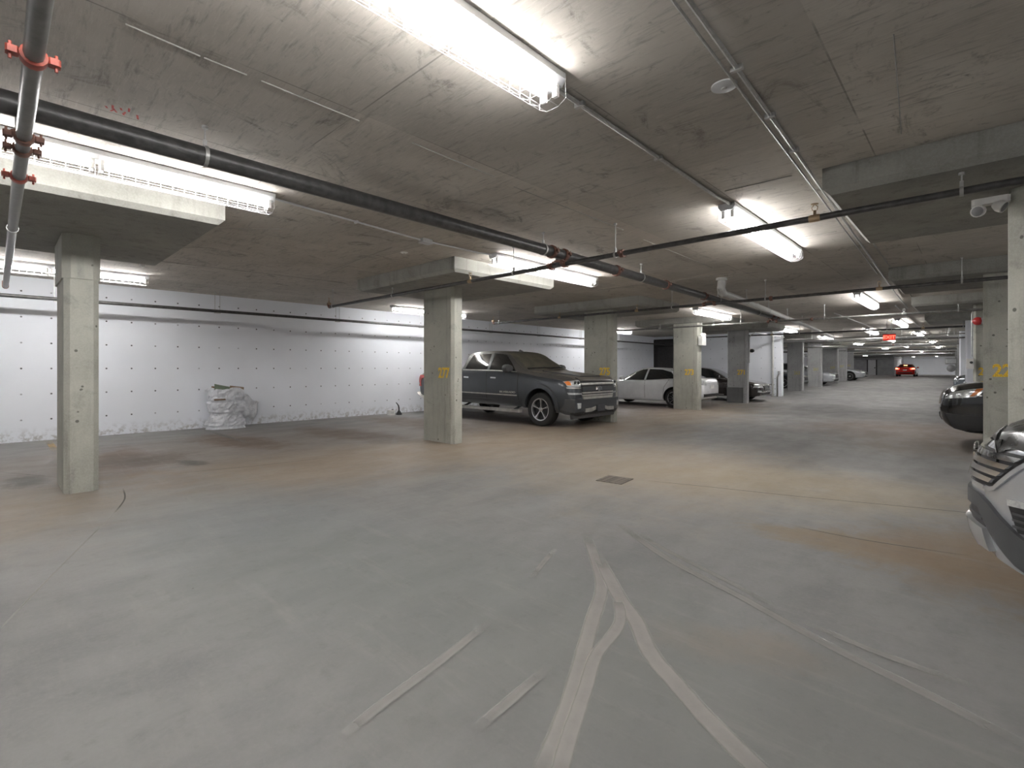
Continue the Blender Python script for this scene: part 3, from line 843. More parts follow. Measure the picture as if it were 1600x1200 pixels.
# far overhead clutter: ducts and trays
def tray(label, x0, x1, y0, y1, z, h, mat, name='cable_tray', cat='cable tray'):
    t = thing(name, label, cat, ((x0 + x1) / 2, (y0 + y1) / 2, z))
    hx, hy = (x1 - x0) / 2, (y1 - y0) / 2
    MB().box(-hx, hx, -hy, hy, 0, .03).build('tray_bed', mat, t)
    for s in (-1, 1):
        MB().box(-hx, hx, s * hy - .015, s * hy + .015, .03, h).build('side_rail', mat, t)
    for x in (-.7, 0, .7):
        MB().tube([(x * hx, 0, .03), (x * hx, 0, CEIL - z)], .008, 6).build('hanger_rod', 'galvanised', t)
tray('pale cable tray crossing the aisle beyond the exit sign', -7.5, .2, 28.3, 28.7, 2.72, .10, 'galvanised')
tray('dark cable tray crossing the aisle deep in the parkade', -7.5, 0, 37.6, 38.1, 2.70, .16, 'grey_metal')
tray('pale cable tray near the far end of the aisle', -7.5, 0, 47.6, 48.2, 2.66, .12, 'galvanised')
tray('dark cable tray near the far end of the aisle', -8, 0, 58.5, 59.2, 2.62, .2, 'grey_metal')
t = thing('pipe_loop', 'bent pale pipe loop hung beside the far strip light', 'pipe', (-2.2, 25.4, 2.6))
MB().tube([(-2.6, 0, .0), (1.3, 0, .02), (1.42, 0, .05), (1.45, 0, .35), (1.38, 0, .40), (-.6, 0, .40)], .03, 8).build('tubing', 'galvanised', t, 40)
MB().tube([(-2.0, 0, .03), (-2.0, 0, CEIL - 2.6)], .007, 6).build('hanger_rod', 'galvanised', t)

# ------------------------------------------------------------------ exit sign, emergency lamps, alarm, small boxes
t = thing('exit_sign', 'red lit exit sign hanging over the aisle', 'sign', (-2.1, 20.5, 2.42), .06)
MB().cbox(-.165, .165, -.03, .03, -.10, .10, .01).build('case', 'exit_red', t)
MB().box(-.175, .175, -.034, .034, .10, .115).build('case_top', 'shell_black', t)
for s in (-.06, .06): MB().tube([(s, 0, .12), (s, 0, CEIL - 2.42)], .008, 6).build('hanger_rod', 'galvanised', t)
put_text('sign_lettering', 'EXIT', .15, 'exit_letter', t, (0, -.033, 0), (PI / 2, 0, 0), 1.05)

def lamp_head(b, c, d, r=.06):
    d = Vector(d).normalized(); c = Vector(c)
    b.tube([c - d * .06, c - d * .02, c + d * .02], [r * .45, r * .95, r], 14)
t = thing('emergency_light', 'twin head emergency lamp at the top of the nearest right column', 'emergency light', (.10, 5.84, 2.80))
MB().cbox(-.13, .11, -.045, .04, -.005, .05, .02).build('base', 'white_plastic', t)
for c, d in (((-.085, -.06, -.06), (-.35, -1, -.25)), ((.055, -.06, -.05), (.8, -.3, -.5))):
    b = MB(); lamp_head(b, c, d, .05); b.tube([Vector(c), (c[0] * .8, -.02, .01)], .014, 8)
    hd = b.build('lamp_head', 'white_plastic', t, 40)
    dd = Vector(d).normalized(); cc = Vector(c) + dd * .022
    MB().tube([cc, cc + dd * .004], [.04, .028], 14).build('lens', 'grey_metal', hd, 40)
t = thing('emergency_light', 'white battery emergency light box with lamps on the side of the 273 column', 'emergency light', (-6.60, 16.12, 2.15))
MB().cbox(-.07, .09, -.14, .14, 0, .30, .015).build('battery_box', 'white_plastic', t)
for y in (-.08, .10):
    b = MB(); lamp_head(b, (.04, y, .36), (.5, -.7, -.2), .055); b.tube([(.03, y, .29), (.03, y, .36)], .014, 8)
    b.build('lamp_head', 'white_plastic', t, 40)
MB().tube([(-.02, .05, .3), (-.02, .05, PB - 2.15)], .012, 6).build('cable', 'galvanised', t)
t = thing('fire_alarm', 'red fire alarm strobe with grey box on the right column behind the black SUV', 'fire alarm', (.03, 15.86, 2.50))
MB().lathe([(.02, .03), (.08, .02), (.095, -.02), (.06, -.06), (.01, -.07)], 14, 'y').build('bell', 'alarm_red', t, 40)
MB().cbox(.06, .16, -.05, .03, -.07, .07, .01).build('back_box', 'galvanised', t)
MB().tube([(.15, -.02, .07), (.14, -.02, .38)], .014, 6).build('cable', 'galvanised', t)
MB().tube([(-.10, .0, -.84), (-.10, .0, .18), (-.08, .0, .24), (.02, .02, .26)], .014, 6).build('side_conduit', 'galvanised', t)
t = thing('switch_box', 'small grey switch box on the right column below the red alarm', 'electrical box', (-.10, 15.84, 1.50))
MB().cbox(-.07, .07, -.05, .04, -.12, .12, .01).build('box', 'white_plastic', t)
MB().lathe([(.03, -.05), (.03, -.07), (.001, -.075)], 10, 'y', (.02, 0, .03)).build('dial', 'black_plastic', t)
t = thing('wall_box', 'grey equipment boxes stacked on the far right column beside the white far wall', 'electrical box', (-.98, 35.8, 1.62))
MB().cbox(-.25, .25, -.1, .15, -.02, .32, .03).build('upper_box', 'grey_metal', t)
MB().cbox(-.20, .2, -.13, -.09, .04, .26, .02).build('cover', 'white_metal', t)
MB().lathe([(.2, .1), (.19, -.05), (.1, -.10), (.01, -.11)], 14, 'y', (0, 0, -.24)).build('lower_dome', 'grey_metal', t, 40)

# floor drain
t = thing('floor_drain', 'rectangular iron floor drain grate in the aisle', 'drain', (-3.28, 5.33, 0), .12)
MB().box(-.16, .16, -.17, .17, -.01, .003).build('sump', 'iron_black', t)
for a in ((-.17, .17, -.18, -.16), (-.17, .17, .16, .18), (-.17, -.15, -.18, .18), (.15, .17, -.18, .18)): MB().box(*a, 0, .008).build('frame_bar', 'iron', t)
gm = MB().box(-.15, .15, -.013, .013, .002, .008).mesh('grate_bar', 'iron')
for k in range(7): link('grate_bar', gm, t, (0, -.138 + k * .046, 0))

# ------------------------------------------------------------------ rubbish by the wall
t = thing('plastic_bag', 'tall crumpled white plastic bag of cardboard against the white wall', 'bag', (-12.72, 3.72, 0))
b = MB(); nz, na = 22, 34
rnd = random.Random(3)
cre = [(rnd.uniform(0, 2 * PI), rnd.uniform(0, 1), rnd.uniform(-1.2, 1.2), rnd.uniform(.012, .035), rnd.uniform(.05, .12)) for _ in range(46)]
for i in range(nz):
    h = i / (nz - 1); z = h * .93
    lobe = 1.03 + .05 * math.cos(h * 9.5 + .6) - .13 * max(0, math.cos((h - .36) * PI * 6.2)) ** 8
    for k in range(na):
        a = 2 * PI * k / na; ca, sa = math.cos(a), math.sin(a)
        e = 4.0
        r = (abs(ca / .27) ** e + abs(sa / .37) ** e) ** (-1 / e)
        r *= lobe * (1.03 - .06 * h)
        dd = 0
        for (a0, h0, sl, dp, wd) in cre:
            da = (a - a0 - sl * (h - h0) * 3 + PI) % (2 * PI) - PI
            dd += dp * (1 - abs(da) / (wd * 3)) * math.exp(-((h - h0) / .16) ** 2) if abs(da) < wd * 3 else 0
        r += dd * 1.1 - .02 + rnd.uniform(-.016, .016)
        b.v.append((ca * r, sa * r + .02 * math.sin(h * 5), z + .02 * math.sin(3 * a) * h + (0 if i else .0)))
for i in range(nz - 1):
    for k in range(na):
        b.f.append((i * na + k, i * na + (k + 1) % na, (i + 1) * na + (k + 1) % na, (i + 1) * na + k)); b.mi.append(0)
b.f.append(tuple(range(na - 1, -1, -1))); b.mi.append(0)
b.f.append(tuple((nz - 1) * na + k for k in range(na))); b.mi.append(0)
b.build('bag_film', 'bag', t)
for (p, q, hgt, lean, mt) in (((.17, -.30), (.2, -.02), .12, .05, 'card_green'), ((.1, -.22), (.05, .05), .10, .06, 'cardboard'), ((.15, .05), (.12, .33), .07, -.05, 'cardboard'), ((-.1, -.28), (-.12, .2), .06, .02, 'cardboard')):
    z = .92
    v = [(p[0], p[1], z - .1), (q[0], q[1], z - .1), (q[0] + lean, q[1] + .02, z + hgt * .35), (p[0] + lean, p[1] - .01, z + hgt)]
    v2 = [(x - .012, y, zz) for x, y, zz in v]
    MB().add(v + v2, [(0, 1, 2, 3), (7, 6, 5, 4), (0, 4, 5, 1), (1, 5, 6, 2), (2, 6, 7, 3), (3, 7, 4, 0)]).build('cardboard_flap', mt, t)
MB().cbox(.245, .275, -.33, -.06, .665, .70, .004).build('cardboard_edge', 'cardboard', t)
b = MB()
for i in range(9):
    for j in range(7):
        u, q = i / 8, j / 6
        b.v.append((.22 - .25 * u + .03 * math.sin(9 * q + 3 * u), .30 + .42 * u * (1 - .2 * q), .80 - .55 * q * (1 - .3 * u) - .25 * u + .03 * math.sin(8 * u + 5 * q)))
for i in range(8):
    for j in range(6):
        b.f.append((i * 7 + j, i * 7 + j + 1, (i + 1) * 7 + j + 1, (i + 1) * 7 + j)); b.mi.append(0)
flap = b.build('loose_film', 'bag', t, 30)
sm_ = flap.modifiers.new('thick', 'SOLIDIFY'); sm_.thickness = .004

t = thing('funnel', 'black upside-down funnel with bent spout on the floor by the white wall', 'funnel', (-12.55, 8.32, 0))
MB().lathe([(.085, 0), (.09, .02), (.085, .035), (.05, .09), (.026, .13)], 16).build('cone', 'shell_black', t, 40)
MB().tube([(0, 0, .12), (0, 0, .2), (-.005, -.015, .27), (-.02, -.05, .33), (-.03, -.085, .37)], [.024, .022, .019, .015, .011], 10).build('spout', 'shell_black', t, 40)
t = thing('jug', 'small white container beside the black funnel', 'container', (-12.60, 8.08, 0))
MB().cbox(-.07, .07, -.10, .10, 0, .15, .02).build('body', 'white_plastic', t)
MB().lathe([(.03, .15), (.03, .175), (.001, .177)], 10, 'z', (.0, .05, 0)).build('cap', 'grey_metal', t)
MB().box(.071, .073, -.06, .05, .05, .12).build('sticker', 'sticker', t)

# ------------------------------------------------------------------ vehicles
def pchip(pts, x):
    pts = sorted(pts)
    xs = [p[0] for p in pts]; ysv = [p[1] for p in pts]
    n = len(xs)
    if x <= xs[0]: return ysv[0]
    if x >= xs[-1]: return ysv[-1]
    h = [xs[i + 1] - xs[i] for i in range(n - 1)]
    dl = [(ysv[i + 1] - ysv[i]) / h[i] for i in range(n - 1)]
    m = [dl[0]] + [0 if dl[i - 1] * dl[i] <= 0 else 2 * dl[i - 1] * dl[i] / (dl[i - 1] + dl[i]) for i in range(1, n - 1)] + [dl[-1]]
    for i in range(n - 1):
        if x <= xs[i + 1]:
            t = (x - xs[i]) / h[i]
            return ((1 + 2 * t) * (1 - t) ** 2 * ysv[i] + t * (1 - t) ** 2 * h[i] * m[i] + t * t * (3 - 2 * t) * ysv[i + 1] + t * t * (t - 1) * h[i] * m[i + 1])
def resample(pts, n):
    P = [Vector((*p, 0)) for p in pts]
    L = [0]
    for a, c in zip(P, P[1:]): L.append(L[-1] + (c - a).length)
    out = []
    for k in range(n):
        s = L[-1] * k / (n - 1)
        for i in range(len(P) - 1):
            if s <= L[i + 1] + 1e-9:
                t = (s - L[i]) / max(1e-9, L[i + 1] - L[i])
                q = P[i].lerp(P[i + 1], t); out.append((q.x, q.y)); break
    return out
class Car:
    def __init__(s, name, label, P, loc, rz, body_mat, cat='car'):
        s.root = thing(name, label, cat, loc, rz)
        s.P = P
        xs0 = sorted(set([p[0] for k in ('top', 'belt', 'plan', 'bot') for p in P[k]]))
        xa, xb = xs0[0], xs0[-1]
        xs = set(xs0)
        for k in range(64): xs.add(xa + (xb - xa) * k / 63)
        for e in (.01, .025, .05, .08, .12, .17): xs.add(xa + e); xs.add(xb - e)
        xs = sorted(xs)
        xs = [x for i, x in enumerate(xs) if i == 0 or x - xs[i - 1] > .004]
        rows = []
        for x in xs:
            w_ = pchip(P['plan'], x); zb = pchip(P['bot'], x); zs = pchip(P['belt'], x); zt = max(pchip(P['top'], x), zs + .012)
            h = zt - zs
            t = max(0, min(1, h / P.get('ghh', .34))); t = t * t * (3 - 2 * t)
            wr = (1 - t) * w_ * P.get('hoodw', .86) + t * P['roof']
            d = zs - zb
            q = [(0, zb), (.78 * w_, zb), (.93 * w_, zb + .02), (.975 * w_, zb + .12 * d), (.992 * w_, zb + .35 * d), (w_, zb + .6 * d), (.998 * w_, zb + .8 * d), (.985 * w_, zb + .93 * d), (P.get('sh', .955) * w_, zs)]
            e = min(.07, h * .45)
            a0 = q[-1]; a1 = (wr, zt - e)
            for k in (.25, .5, .75, 1):
                bl = .018 * math.sin(k * PI) * t
                q.append((a0[0] + (a1[0] - a0[0]) * k + bl, a0[1] + (a1[1] - a0[1]) * k))
            q += [(wr * .95, zt - e * .45), (wr * .84, zt - e * .18), (wr * .5, zt - e * .03), (0, zt)]
            rows.append(q)
        n = len(rows[0]); b = MB()
        for x, q in zip(xs, rows):
            b.v += [(x, y, z) for y, z in q] + [(x, -y, z) for y, z in q[-2:0:-1]]
        m = 2 * n - 2
        for i in range(len(xs) - 1):
            for k in range(m):
                b.f.append((i * m + k, i * m + (k + 1) % m, (i + 1) * m + (k + 1) % m, (i + 1) * m + k)); b.mi.append(0)
        b.f.append(tuple(range(m - 1, -1, -1))); b.mi.append(0)
        b.f.append(tuple((len(xs) - 1) * m + k for k in range(m))); b.mi.append(0)
        me = b.mesh('body', [body_mat, 'wheel_well'])
        bm = bmesh.new(); bm.from_mesh(me)
        s.tree = BVHTree.FromBMesh(bm); bm.free()
        s.body = link('body', me, s.root)
        # wheel openings
        cut = MB()
        for ax in P['axles']:
            for sd in (-1, 1):
                y0, y1_ = sorted((sd * (P['w'] - .30), sd * (P['w'] + .3)))
                cut.lathe([(P['arch'], y0), (P['arch'], y1_)], 36, 'y', (ax, 0, P['R'] + P.get('lift', 0)))
        cm = cut.mesh('cut', [body_mat, 'wheel_well'])
        cm.polygons.foreach_set('material_index', [1] * len(cm.polygons))
        cob = link('cut', cm)
        mod = s.body.modifiers.new('b', 'BOOLEAN'); mod.operation = 'DIFFERENCE'; mod.object = cob; mod.solver = 'EXACT'
        dg = bpy.context.evaluated_depsgraph_get(); dg.update()
        cob.matrix_world = s.root.matrix_world
        s.root.location = (0, 0, 0); s.root.rotation_euler = (0, 0, 0)
        cob.matrix_world = Matrix.Identity(4)
        bpy.context.view_layer.update()
        dg = bpy.context.evaluated_depsgraph_get()
        nm = bpy.data.meshes.new_from_object(s.body.evaluated_get(dg))
        s.body.modifiers.clear(); s.body.data = nm
        bpy.data.objects.remove(cob)
        s.root.location = loc; s.root.rotation_euler = (0, 0, rz)
        nm.polygons.foreach_set('use_smooth', [True] * len(nm.polygons))
        nm.set_sharp_from_angle(angle=math.radians(P.get('sharp', 32)))
    def hit(s, p, axis):
        a, c = p
        o, d = {'R': ((a, -4, c), (0, 1, 0)), 'L': ((a, 4, c), (0, -1, 0)), 'F': ((6, a, c), (-1, 0, 0)), 'B': ((-6, a, c), (1, 0, 0)), 'T': ((a, c, 5), (0, 0, -1))}[axis]
        q, n, _, _ = s.tree.ray_cast(Vector(o), Vector(d))
        if q is None:
            g = {'R': (a, -s.P['w'], c), 'L': (a, s.P['w'], c), 'F': (s.P['top'][0][0], a, c), 'B': (s.P['top'][-1][0], a, c), 'T': (a, c, 1)}[axis]
            q, n, _, _ = s.tree.find_nearest(Vector(g))
        if n.dot(Vector(d)) > 0: n = -n
        return q, n
    def patch(s, name, A, B, axis, mat, off=.006, nu=14, nv=5, parent=None, depth=.02, pout=None, smooth=40):
        A = resample(A, nu); B = resample(B, nu)
        top = []; low = []
        for j in range(nv):
            t = j / (nv - 1)
            for i in range(nu):
                p = (A[i][0] + (B[i][0] - A[i][0]) * t, A[i][1] + (B[i][1] - A[i][1]) * t)
                q, n = s.hit(p, axis)
                if pout: n = Vector(pout)
                top.append(q + n * off); low.append(q - n * depth)
        b = MB(); N = nu * nv
        b.v = [tuple(v) for v in top + low]
        for j in range(nv - 1):
            for i in range(nu - 1):
                k = j * nu + i
                b.f.append((k, k + 1, k + nu + 1, k + nu)); b.f.append((N + k, N + k + nu, N + k + nu + 1, N + k + 1))
        edge = [i for i in range(nu)] + [j * nu + nu - 1 for j in range(1, nv)] + [(nv - 1) * nu + i for i in range(nu - 2, -1, -1)] + [j * nu for j in range(nv - 2, 0, -1)]
        for k in range(len(edge)):
            a, c = edge[k], edge[(k + 1) % len(edge)]
            b.f.append((a, c, N + c, N + a))
        b.mi = [0] * len(b.f)
        return b.build(name, mat, parent or s.root, smooth)
    def strip(s, name, pts, wd, axis, mat, off=.003, n=16, parent=None, depth=.008, nv=2):
        Q = resample(pts, n); A = []; B = []
        for i, p in enumerate(Q):
            a = Q[max(i - 1, 0)]; c = Q[min(i + 1, n - 1)]
            dx, dy = c[0] - a[0], c[1] - a[1]; l = math.hypot(dx, dy) or 1
            A.append((p[0] - dy / l * wd / 2, p[1] + dx / l * wd / 2)); B.append((p[0] + dy / l * wd / 2, p[1] - dx / l * wd / 2))
        return s.patch_raw(name, A, B, axis, mat, off, nv, parent, depth)
    def patch_raw(s, name, A, B, axis, mat, off, nv, parent, depth):
        nu = len(A)
        return s.patch(name, A, B, axis, mat, off, nu, max(nv, 2), parent, depth)
    def arc(s, name, ax, side, r0, r1, a0, a1, mat, off, n=24):
        P = s.P; zc_ = P['R'] + P.get('lift', 0)
        A = [(ax + r1 * math.cos(a), zc_ + r1 * math.sin(a)) for a in np.linspace(a0, a1, n)]
        B = [(ax + r0 * math.cos(a), zc_ + r0 * math.sin(a)) for a in np.linspace(a0, a1, n)]
        return s.patch(name, A, B, side, mat, off, n, 3, None, .03)
    def wheels(s, style='five', rim='rim_alloy', tw=.22, rimr=.66):
        R = s.P['R']; w2 = tw / 2
        tm = MB().lathe([(R * rimr, -w2 * .9), (R * .86, -w2), (R * .96, -w2 * .9), (R, -w2 * .6), (R, w2 * .6), (R * .96, w2 * .9), (R * .86, w2), (R * rimr, w2 * .9)], 36, 'y', closed=True).mesh('wheel', 'tyre', 30)
        def rimmesh(sd):
            b = MB(); rr = R * rimr
            b.lathe([(rr * .2, sd * w2 * .25), (rr * .93, sd * w2 * .2), (rr * .97, sd * w2 * .2)], 30, 'y', mi=1)
            b.lathe([(rr * .90, sd * w2 * .55), (rr * .92, sd * w2 * .94), (rr * 1.02, sd * w2 * .96), (rr * 1.02, sd * w2 * .5)], 36, 'y', closed=True)
            b.lathe([(.001, sd * w2 * .80), (rr * .13, sd * w2 * .80), (rr * .22, sd * w2 * .72), (rr * .24, sd * w2 * .2)], 20, 'y')
            ns, wd, tw_ = {'five': (5, .62, 0), 'ten': (9, .13, .35), 'six': (6, .26, 0)}[style]
            for k in range(ns):
                a = 2 * PI * k / ns + .3
                def pt(r, da, y): return (r * math.cos(a + da), sd * y, r * math.sin(a + da))
                v = []
                for r, hw, yy in ((rr * .16, wd * .55, w2 * .78), (rr * .55, wd * .42, w2 * .80), (rr * .93, wd * .5, w2 * .88)):
                    tws = tw_ * (r / rr)
                    v += [pt(r, tws - hw * .5 * (.6 if r > rr * .5 else 1.6), yy), pt(r, tws + hw * .5 * (.6 if r > rr * .5 else 1.6), yy), pt(r, tws + hw * .6, yy - .04), pt(r, tws - hw * .6, yy - .04)]
                f = []
                for i in range(2):
                    o = i * 4
                    for q in range(4): f.append((o + q, o + (q + 1) % 4, o + 4 + (q + 1) % 4, o + 4 + q))
                f += [(0, 1, 2, 3), (8, 9, 10, 11)]
                b.add(v, f)
            return b.mesh('rim', [rim, 'rim_dark'], 35)
        rm = {1: rimmesh(1), -1: rimmesh(-1)}
        for ax in s.P['axles']:
            for sd in (-1, 1):
                wo = link('wheel', tm, s.root, (ax, sd * (s.P['w'] - w2 - .02), R))
                link('rim', rm[sd], wo)
    def mirror(s, x, z, mat, k=1.0, reach=.17):
        for sd in (-1, 1):
            y = sd * s.P['w'] * .93
            b = MB()
            prof = [(.0, .02), (.09, .05), (.11, .09), (.08, .115), (-.02, .11), (-.05, .06)]
            b.lathe([(.02 * k, -.075 * k), (.075 * k, -.055 * k), (.09 * k, .02 * k), (.085 * k, .06 * k), (.03 * k, .07 * k)], 14, 'x')
            for i, v in enumerate(b.v): b.v[i] = (x - v[0], y + sd * (reach) + v[1] * 1.35, z + .06 + v[2] * .95)
            mo = b.build('side_mirror', mat, s.root, 40)
            MB().tube([(x, y - sd * .06, z), (x - .01, y + sd * reach * .6, z + .02)], .028 * k, 8).build('mirror_arm', 'black_plastic', mo, 40)

def R_(p, *args):
    return [(a, c) for a, c in p]

# ---- grey pickup
TP = dict(top=[(2.80, 1.02), (2.775, 1.10), (2.70, 1.155), (2.45, 1.205), (2.0, 1.255), (1.40, 1.325), (1.34, 1.34), (.95, 1.57), (.56, 1.785), (.40, 1.835), (.15, 1.865), (-.4, 1.875), (-.85, 1.85), (-1.0, 1.80), (-1.10, 1.6), (-1.17, 1.36), (-1.22, 1.285), (-2.9, 1.285), (-3.0, 1.26), (-3.05, 1.2)],
          belt=[(2.80, .98), (2.7, 1.05), (2.4, 1.12), (1.9, 1.18), (1.3, 1.265), (.9, 1.30), (-1.0, 1.32), (-1.2, 1.25), (-3.05, 1.18)],
          plan=[(2.80, .80), (2.77, .89), (2.70, .95), (2.55, .985), (2.3, 1.0), (1.3, 1.0), (.9, 1.005), (-2.7, 1.005), (-3.0, .98), (-3.05, .95)],
          bot=[(2.80, .34), (2.6, .30), (2.3, .36), (1.0, .42), (-1.2, .43), (-2.8, .5), (-3.05, .55)], roof=.74, w=1.005, axles=(1.82, -1.82), R=.405, arch=.475, lift=.04, hoodw=.90, sh=.97, ghh=.42, sharp=38)
T = Car('pickup_truck', 'dusty dark grey crew cab pickup truck parked nose out by the 277 column', TP, (-9.41, 9.96, 0), 0, 'truck_paint', 'truck')
T.wheels('five', 'rim_alloy', .27, .66)
T.patch('hood', [(2.70, -.80), (1.42, -.86)], [(2.70, .80), (1.42, .86)], 'T', 'truck_hood', .008, 16, 16)
T.patch('hood_bulge', [(2.6, -.42), (1.5, -.50)], [(2.6, .42), (1.5, .50)], 'T', 'truck_hood', .03, 12, 10)
T.patch('windshield', [(-.66, 1.80), (.66, 1.80)], [(-.84, 1.36), (.84, 1.36)], 'F', 'glass_dusty', .006, 16, 10)
T.strip('wiper', [(-.75, 1.375), (-.1, 1.40), (.1, 1.385), (.7, 1.41)], .025, 'F', 'black_plastic', .02)
T.patch('rear_window', [(-.62, 1.74), (.62, 1.74)], [(-.70, 1.40), (.70, 1.40)], 'B', 'glass_dark', .006, 10, 6)
for sd in 'RL':
    T.patch('window', [(-.78, 1.75), (-.5, 1.775), (-.06, 1.78)], [(-.92, 1.375), (-.4, 1.37), (-.02, 1.365)], sd, 'glass_dark', .006, 14, 8)
    T.patch('window', [(.10, 1.78), (.36, 1.765), (.50, 1.735)], [(.07, 1.36), (.6, 1.345), (1.0, 1.325)], sd, 'glass_dark', .006, 14, 8)
    T.strip('window_trim', [(-1.0, 1.35), (-.4, 1.345), (.3, 1.335), (1.05, 1.305)], .022, sd, 'chrome_dusty', .008)
    T.strip('pillar', [(.02, 1.79), (.025, 1.35)], .075, sd, 'truck_paint', .010)
    T.strip('door_seam', [(-.02, 1.32), (-.02, .50)], .013, sd, 'iron_black', .002)
    T.strip('door_seam', [(1.12, 1.25), (1.10, .9), (1.14, .50)], .013, sd, 'iron_black', .002)
    T.strip('door_seam', [(-1.06, 1.32), (-1.08, .50)], .013, sd, 'iron_black', .002)
    T.strip('body_trim', [(-1.05, .735), (1.08, .715)], .03, sd, 'chrome_dusty', .012)
    T.patch('rocker_panel', [(-1.15, .60), (1.2, .60)], [(-1.15, .47), (1.2, .47)], sd, 'truck_paint', .010, 10, 3)
    for x in (.16, -.90):
        h = T.strip('door_handle', [(x, 1.15), (x + .20, 1.145)], .035, sd, 'chrome', .028)
        T.patch('handle_cup', [(x + .02, 1.17), (x + .15, 1.17)], [(x + .02, 1.115), (x + .15, 1.115)], sd, 'black_plastic', .004, 6, 3, h)
    for ax in (1.82, -1.82):
        T.arc('fender_flare', ax, sd, .47, .57, -.30, PI + .30, 'truck_paint', .028)
    T.patch('mud_flap', [(1.30, .55), (1.38, .50)], [(1.24, .26), (1.36, .26)], sd, 'black_plastic', .012, 4, 4)
    s_ = -1 if sd == 'R' else 1
    b = MB(); b.cbox(-1.2, 1.22, -.075, .075, -.035, .035, .02)
    rb = b.build('running_board', 'chrome_dusty', T.root); rb.location = (0, s_ * 1.0, .335)
    for x in (-.9, .1, 1.0):
        MB().tube([(x, 0, .02), (x, -s_ * .28, .12)], .03, 8).build('step_bracket', 'black_plastic', rb, 40)
T.mirror(.86, 1.33, 'grey_plastic', 1.25, .16)
me = text_mesh('SILVERADO', .062, .003, 1.75); me.materials.clear(); me.materials.append(M['chrome_dusty'])
tb = link('badge_lettering', me, T.root, (.76, -1.008, .79)); tb.rotation_euler = (PI / 2, 0, 0)
# front end
F = -.012
T.patch('grille', [(-.70, 1.13), (.70, 1.13)], [(-.60, .69), (.60, .69)], 'F', 'black_plastic', .012, 16, 8)
T.patch('grille_header', [(-.72, 1.155), (.72, 1.155)], [(-.70, 1.085), (.70, 1.085)], 'F', 'truck_hood', .03, 16, 4)
T.patch('grille_bar', [(-.69, 1.045), (.69, 1.045)], [(-.68, 1.005), (.68, 1.005)], 'F', 'chrome_dusty', .035, 14, 3)
T.patch('grille_center_bar', [(-.67, .965), (.67, .965)], [(-.66, .865), (.66, .865)], 'F', 'truck_hood', .045, 14, 4)
for z in (.825, .765): T.patch('grille_bar', [(-.65, z + .018), (.65, z + .018)], [(-.64, z - .018), (.64, z - .018)], 'F', 'chrome_dusty', .035, 14, 3)
T.patch('grille_lower_surround', [(-.63, .735), (.63, .735)], [(-.60, .675), (.60, .675)], 'F', 'chrome_dusty', .04, 14, 3)
# bow-tie shaped emblem
b = MB(); e = [(-.115, .0), (-.125, .042), (-.04, .042), (-.035, .060), (.045, .060), (.04, .042), (.125, .042), (.115, -.002), (.125, -.042), (.04, -.042), (.035, -.060), (-.045, -.060), (-.04, -.042), (-.125, -.042)]
b.add([(0, y, z) for y, z in e] + [(.02, y * .92, z * .9) for y, z in e], [tuple(range(14)), tuple(range(27, 13, -1))] + [(i, (i + 1) % 14, (i + 1) % 14 + 14, i + 14) for i in range(14)])
o = b.build('bow_tie_emblem', 'chrome', T.root); o.location = (2.845, 0, .915)
for s_ in (-1, 1):
    hl = T.patch('headlight', [(s_ * .70, 1.12), (s_ * .965, 1.085)], [(s_ * .70, .965), (s_ * .965, .975)], 'F', 'lamp_clear', .012, 12, 6)
    T.patch('turn_signal', [(s_ * .925, 1.085), (s_ * .962, 1.075)], [(s_ * .925, 1.0), (s_ * .962, 1.0)], 'F', 'lamp_amber', .018, 6, 4, hl)
    for y in (.76, .84): 
        q, n = T.hit((s_ * y, 1.05), 'F'); MB().lathe([(.045, 0), (.04, .012), (.001, .016)], 14, 'x').build('lens', 'glass_dark', hl, 40).location = q + n * .008
    T.patch('lamp_trim', [(s_ * .70, .95), (s_ * .97, .955)], [(s_ * .70, .925), (s_ * .97, .93)], 'F', 'chrome_dusty', .02, 10, 3)
    T.patch('lower_lamp', [(s_ * .68, .825), (s_ * .97, .835)], [(s_ * .66, .785), (s_ * .96, .79)], 'F', 'lamp_clear', .02, 10, 3)
    fl = T.patch('fog_light', [(s_ * .76, .60), (s_ * .86, .60)], [(s_ * .77, .48), (s_ * .84, .47)], 'F', 'lamp_clear', .075, 6, 5)
    T.patch('tow_hook_cover', [(s_ * .18, .50), (s_ * .34, .47), (s_ * .60, .46)], [(s_ * .18, .42), (s_ * .36, .38), (s_ * .60, .38)], 'F', 'chrome_dusty', .085, 12, 4)
T.patch('front_bumper', [(-.975, .68), (-.66, .67), (.66, .67), (.975, .68)], [(-.97, .40), (.97, .40)], 'F', 'truck_paint', .065, 24, 8, None, .03, None)
T.patch('air_dam', [(-.93, .40), (.93, .40)], [(-.90, .35), (.90, .35)], 'F', 'black_plastic', .05, 20, 3)
b = MB(); b.add([(0, -.9, .36), (0, .9, .36), (-.02, .86, .22), (-.02, -.86, .22), (-.1, -.9, .36), (-.1, .9, .36), (-.1, .86, .22), (-.1, -.86, .22)], [(0, 1, 2, 3), (7, 6, 5, 4), (0, 4, 5, 1), (1, 5, 6, 2), (2, 6, 7, 3), (3, 7, 4, 0)])
o = b.build('lower_valance', 'grey_plastic', T.root); o.location = (2.74, 0, 0)
MB().cbox(-.01, .012, -.16, .16, -.075, .075, .004).build('license_plate', 'plate_dark', T.root).location = (2.905, 0, .455)
